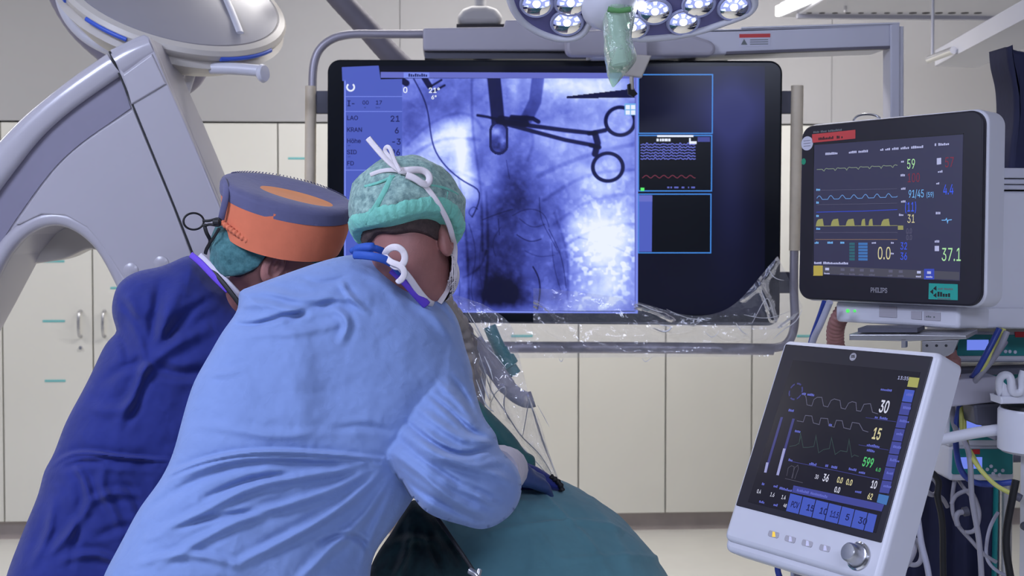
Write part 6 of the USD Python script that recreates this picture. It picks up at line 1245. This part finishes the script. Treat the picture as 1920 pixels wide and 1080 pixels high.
cable('grey coiled cable hanging at the left side of the navy apron', [(1736, 922, 2.8), (1750, 928, 2.82), (1758, 915, 2.84), (1752, 900, 2.84), (1740, 896, 2.84), (1734, 908, 2.84), (1742, 924, 2.84), (1760, 930, 2.84), (1776, 950, 2.86)], .0052, 'cable_grey')
cable('black cable beside the grey coil on the navy apron', [(1740, 880, 2.8), (1752, 890, 2.8), (1760, 905, 2.8), (1758, 925, 2.8), (1764, 960, 2.8), (1768, 1040, 2.82), (1770, 1120, 2.82)], .0075, 'black_rubber')
cable('long thin grey tube looping across the middle of the navy apron', [(1790, 900, 2.8), (1786, 930, 2.8), (1788, 966, 2.8), (1800, 990, 2.8), (1818, 1010, 2.8), (1846, 1040, 2.8), (1868, 1054, 2.8)], .0048, 'cable_grey')
cable('grey cable arching over the navy apron under the lowest pump', [(1784, 945, 2.78), (1792, 930, 2.78), (1806, 922, 2.78), (1820, 922, 2.76), (1832, 945, 2.76), (1836, 965, 2.76), (1826, 995, 2.76), (1810, 998, 2.76)], .005, 'cable_grey')
cable('grey tube with a round bulb end on the navy apron', [(1796, 985, 2.79), (1793, 972, 2.79), (1797, 962, 2.79), (1806, 960, 2.79)], .0065, 'cable_grey', joint=.012)
cable('thin pale tube curving down at the teal edge of the navy apron', [(1872, 960, 2.8), (1858, 985, 2.8), (1850, 1020, 2.8), (1852, 1050, 2.8), (1872, 1072, 2.8), (1890, 1080, 2.8)], .0042, 'cable_pale')
cable('thin grey cable crossing behind the lowest infusion pump', [(1772, 832, 2.84), (1782, 860, 2.84), (1796, 898, 2.82), (1816, 925, 2.8), (1830, 940, 2.8)], .0042, 'cable_grey')
cable('thick black cable along the white post at the right edge', [(1905, 900, 2.46), (1896, 945, 2.46), (1887, 1000, 2.46), (1888, 1040, 2.46), (1896, 1090, 2.46), (1905, 1160, 2.46)], .0078, 'black_rubber')
cable('blue-grey cable hanging from the left of the white monitor module', [(1556, 566, 2.62), (1546, 590, 2.64), (1535, 615, 2.66), (1524, 640, 2.7), (1516, 680, 2.72)], .0075, 'cable_pale')
cable('dark blue cable hanging beside the pink hose under the patient monitor', [(1546, 566, 2.66), (1538, 590, 2.68), (1530, 612, 2.7), (1521, 640, 2.72), (1514, 690, 2.74)], .0062, 'cable_blue')
cable('blue cable dangling below the ventilator frame', [(1458, 1036, 2.44), (1460, 1052, 2.42), (1458, 1066, 2.42), (1464, 1090, 2.42), (1462, 1140, 2.42)], .0062, 'cable_blue', joint=.03)
cable('pale cable dangling below the ventilator frame', [(1482, 1044, 2.42), (1486, 1062, 2.4), (1487, 1100, 2.4)], .0052, 'cable_pale', joint=.02)
cable('thick grey-blue cable dangling below the ventilator frame, rightmost of the three', [(1508, 1050, 2.4), (1500, 1068, 2.38), (1498, 1110, 2.38)], .0095, 'hose_grey')
t = thing('breathing_hose', 'pinkish brown breathing hose bent behind the white monitor module', 'hose', P(1575, 610, 2.74))
q = spline([P(1596, 560, 2.72), P(1584, 580, 2.73), P(1572, 600, 2.74), (P(1566, 625, 2.76)), P(1570, 660, 2.78), P(1590, 720, 2.8)], 90)
obj('hose', sweep(q, .020 * (1 + .06 * np.sin(np.arange(90) * 1.6)), 14), M['hose_pink'], t, smooth=60)
t = thing('bottle', 'small pinkish brown bottle top between the tray bracket and the topmost infusion pump', 'bottle', P(1790, 670, 2.7))
obj('bottle', lathe([(0, -.05), (.016, -.05), (.018, -.045), (.018, -.005), (.010, .004), (.009, .014), (0, .014)], P(1786, 668, 2.68), (0, 0, 1), 24), M['hose_pink'], t, smooth=40)
obj('cap', disc(P(1786, 655, 2.68), (0, 0, 1), .011, .012, 20), M['black_rubber'], t)
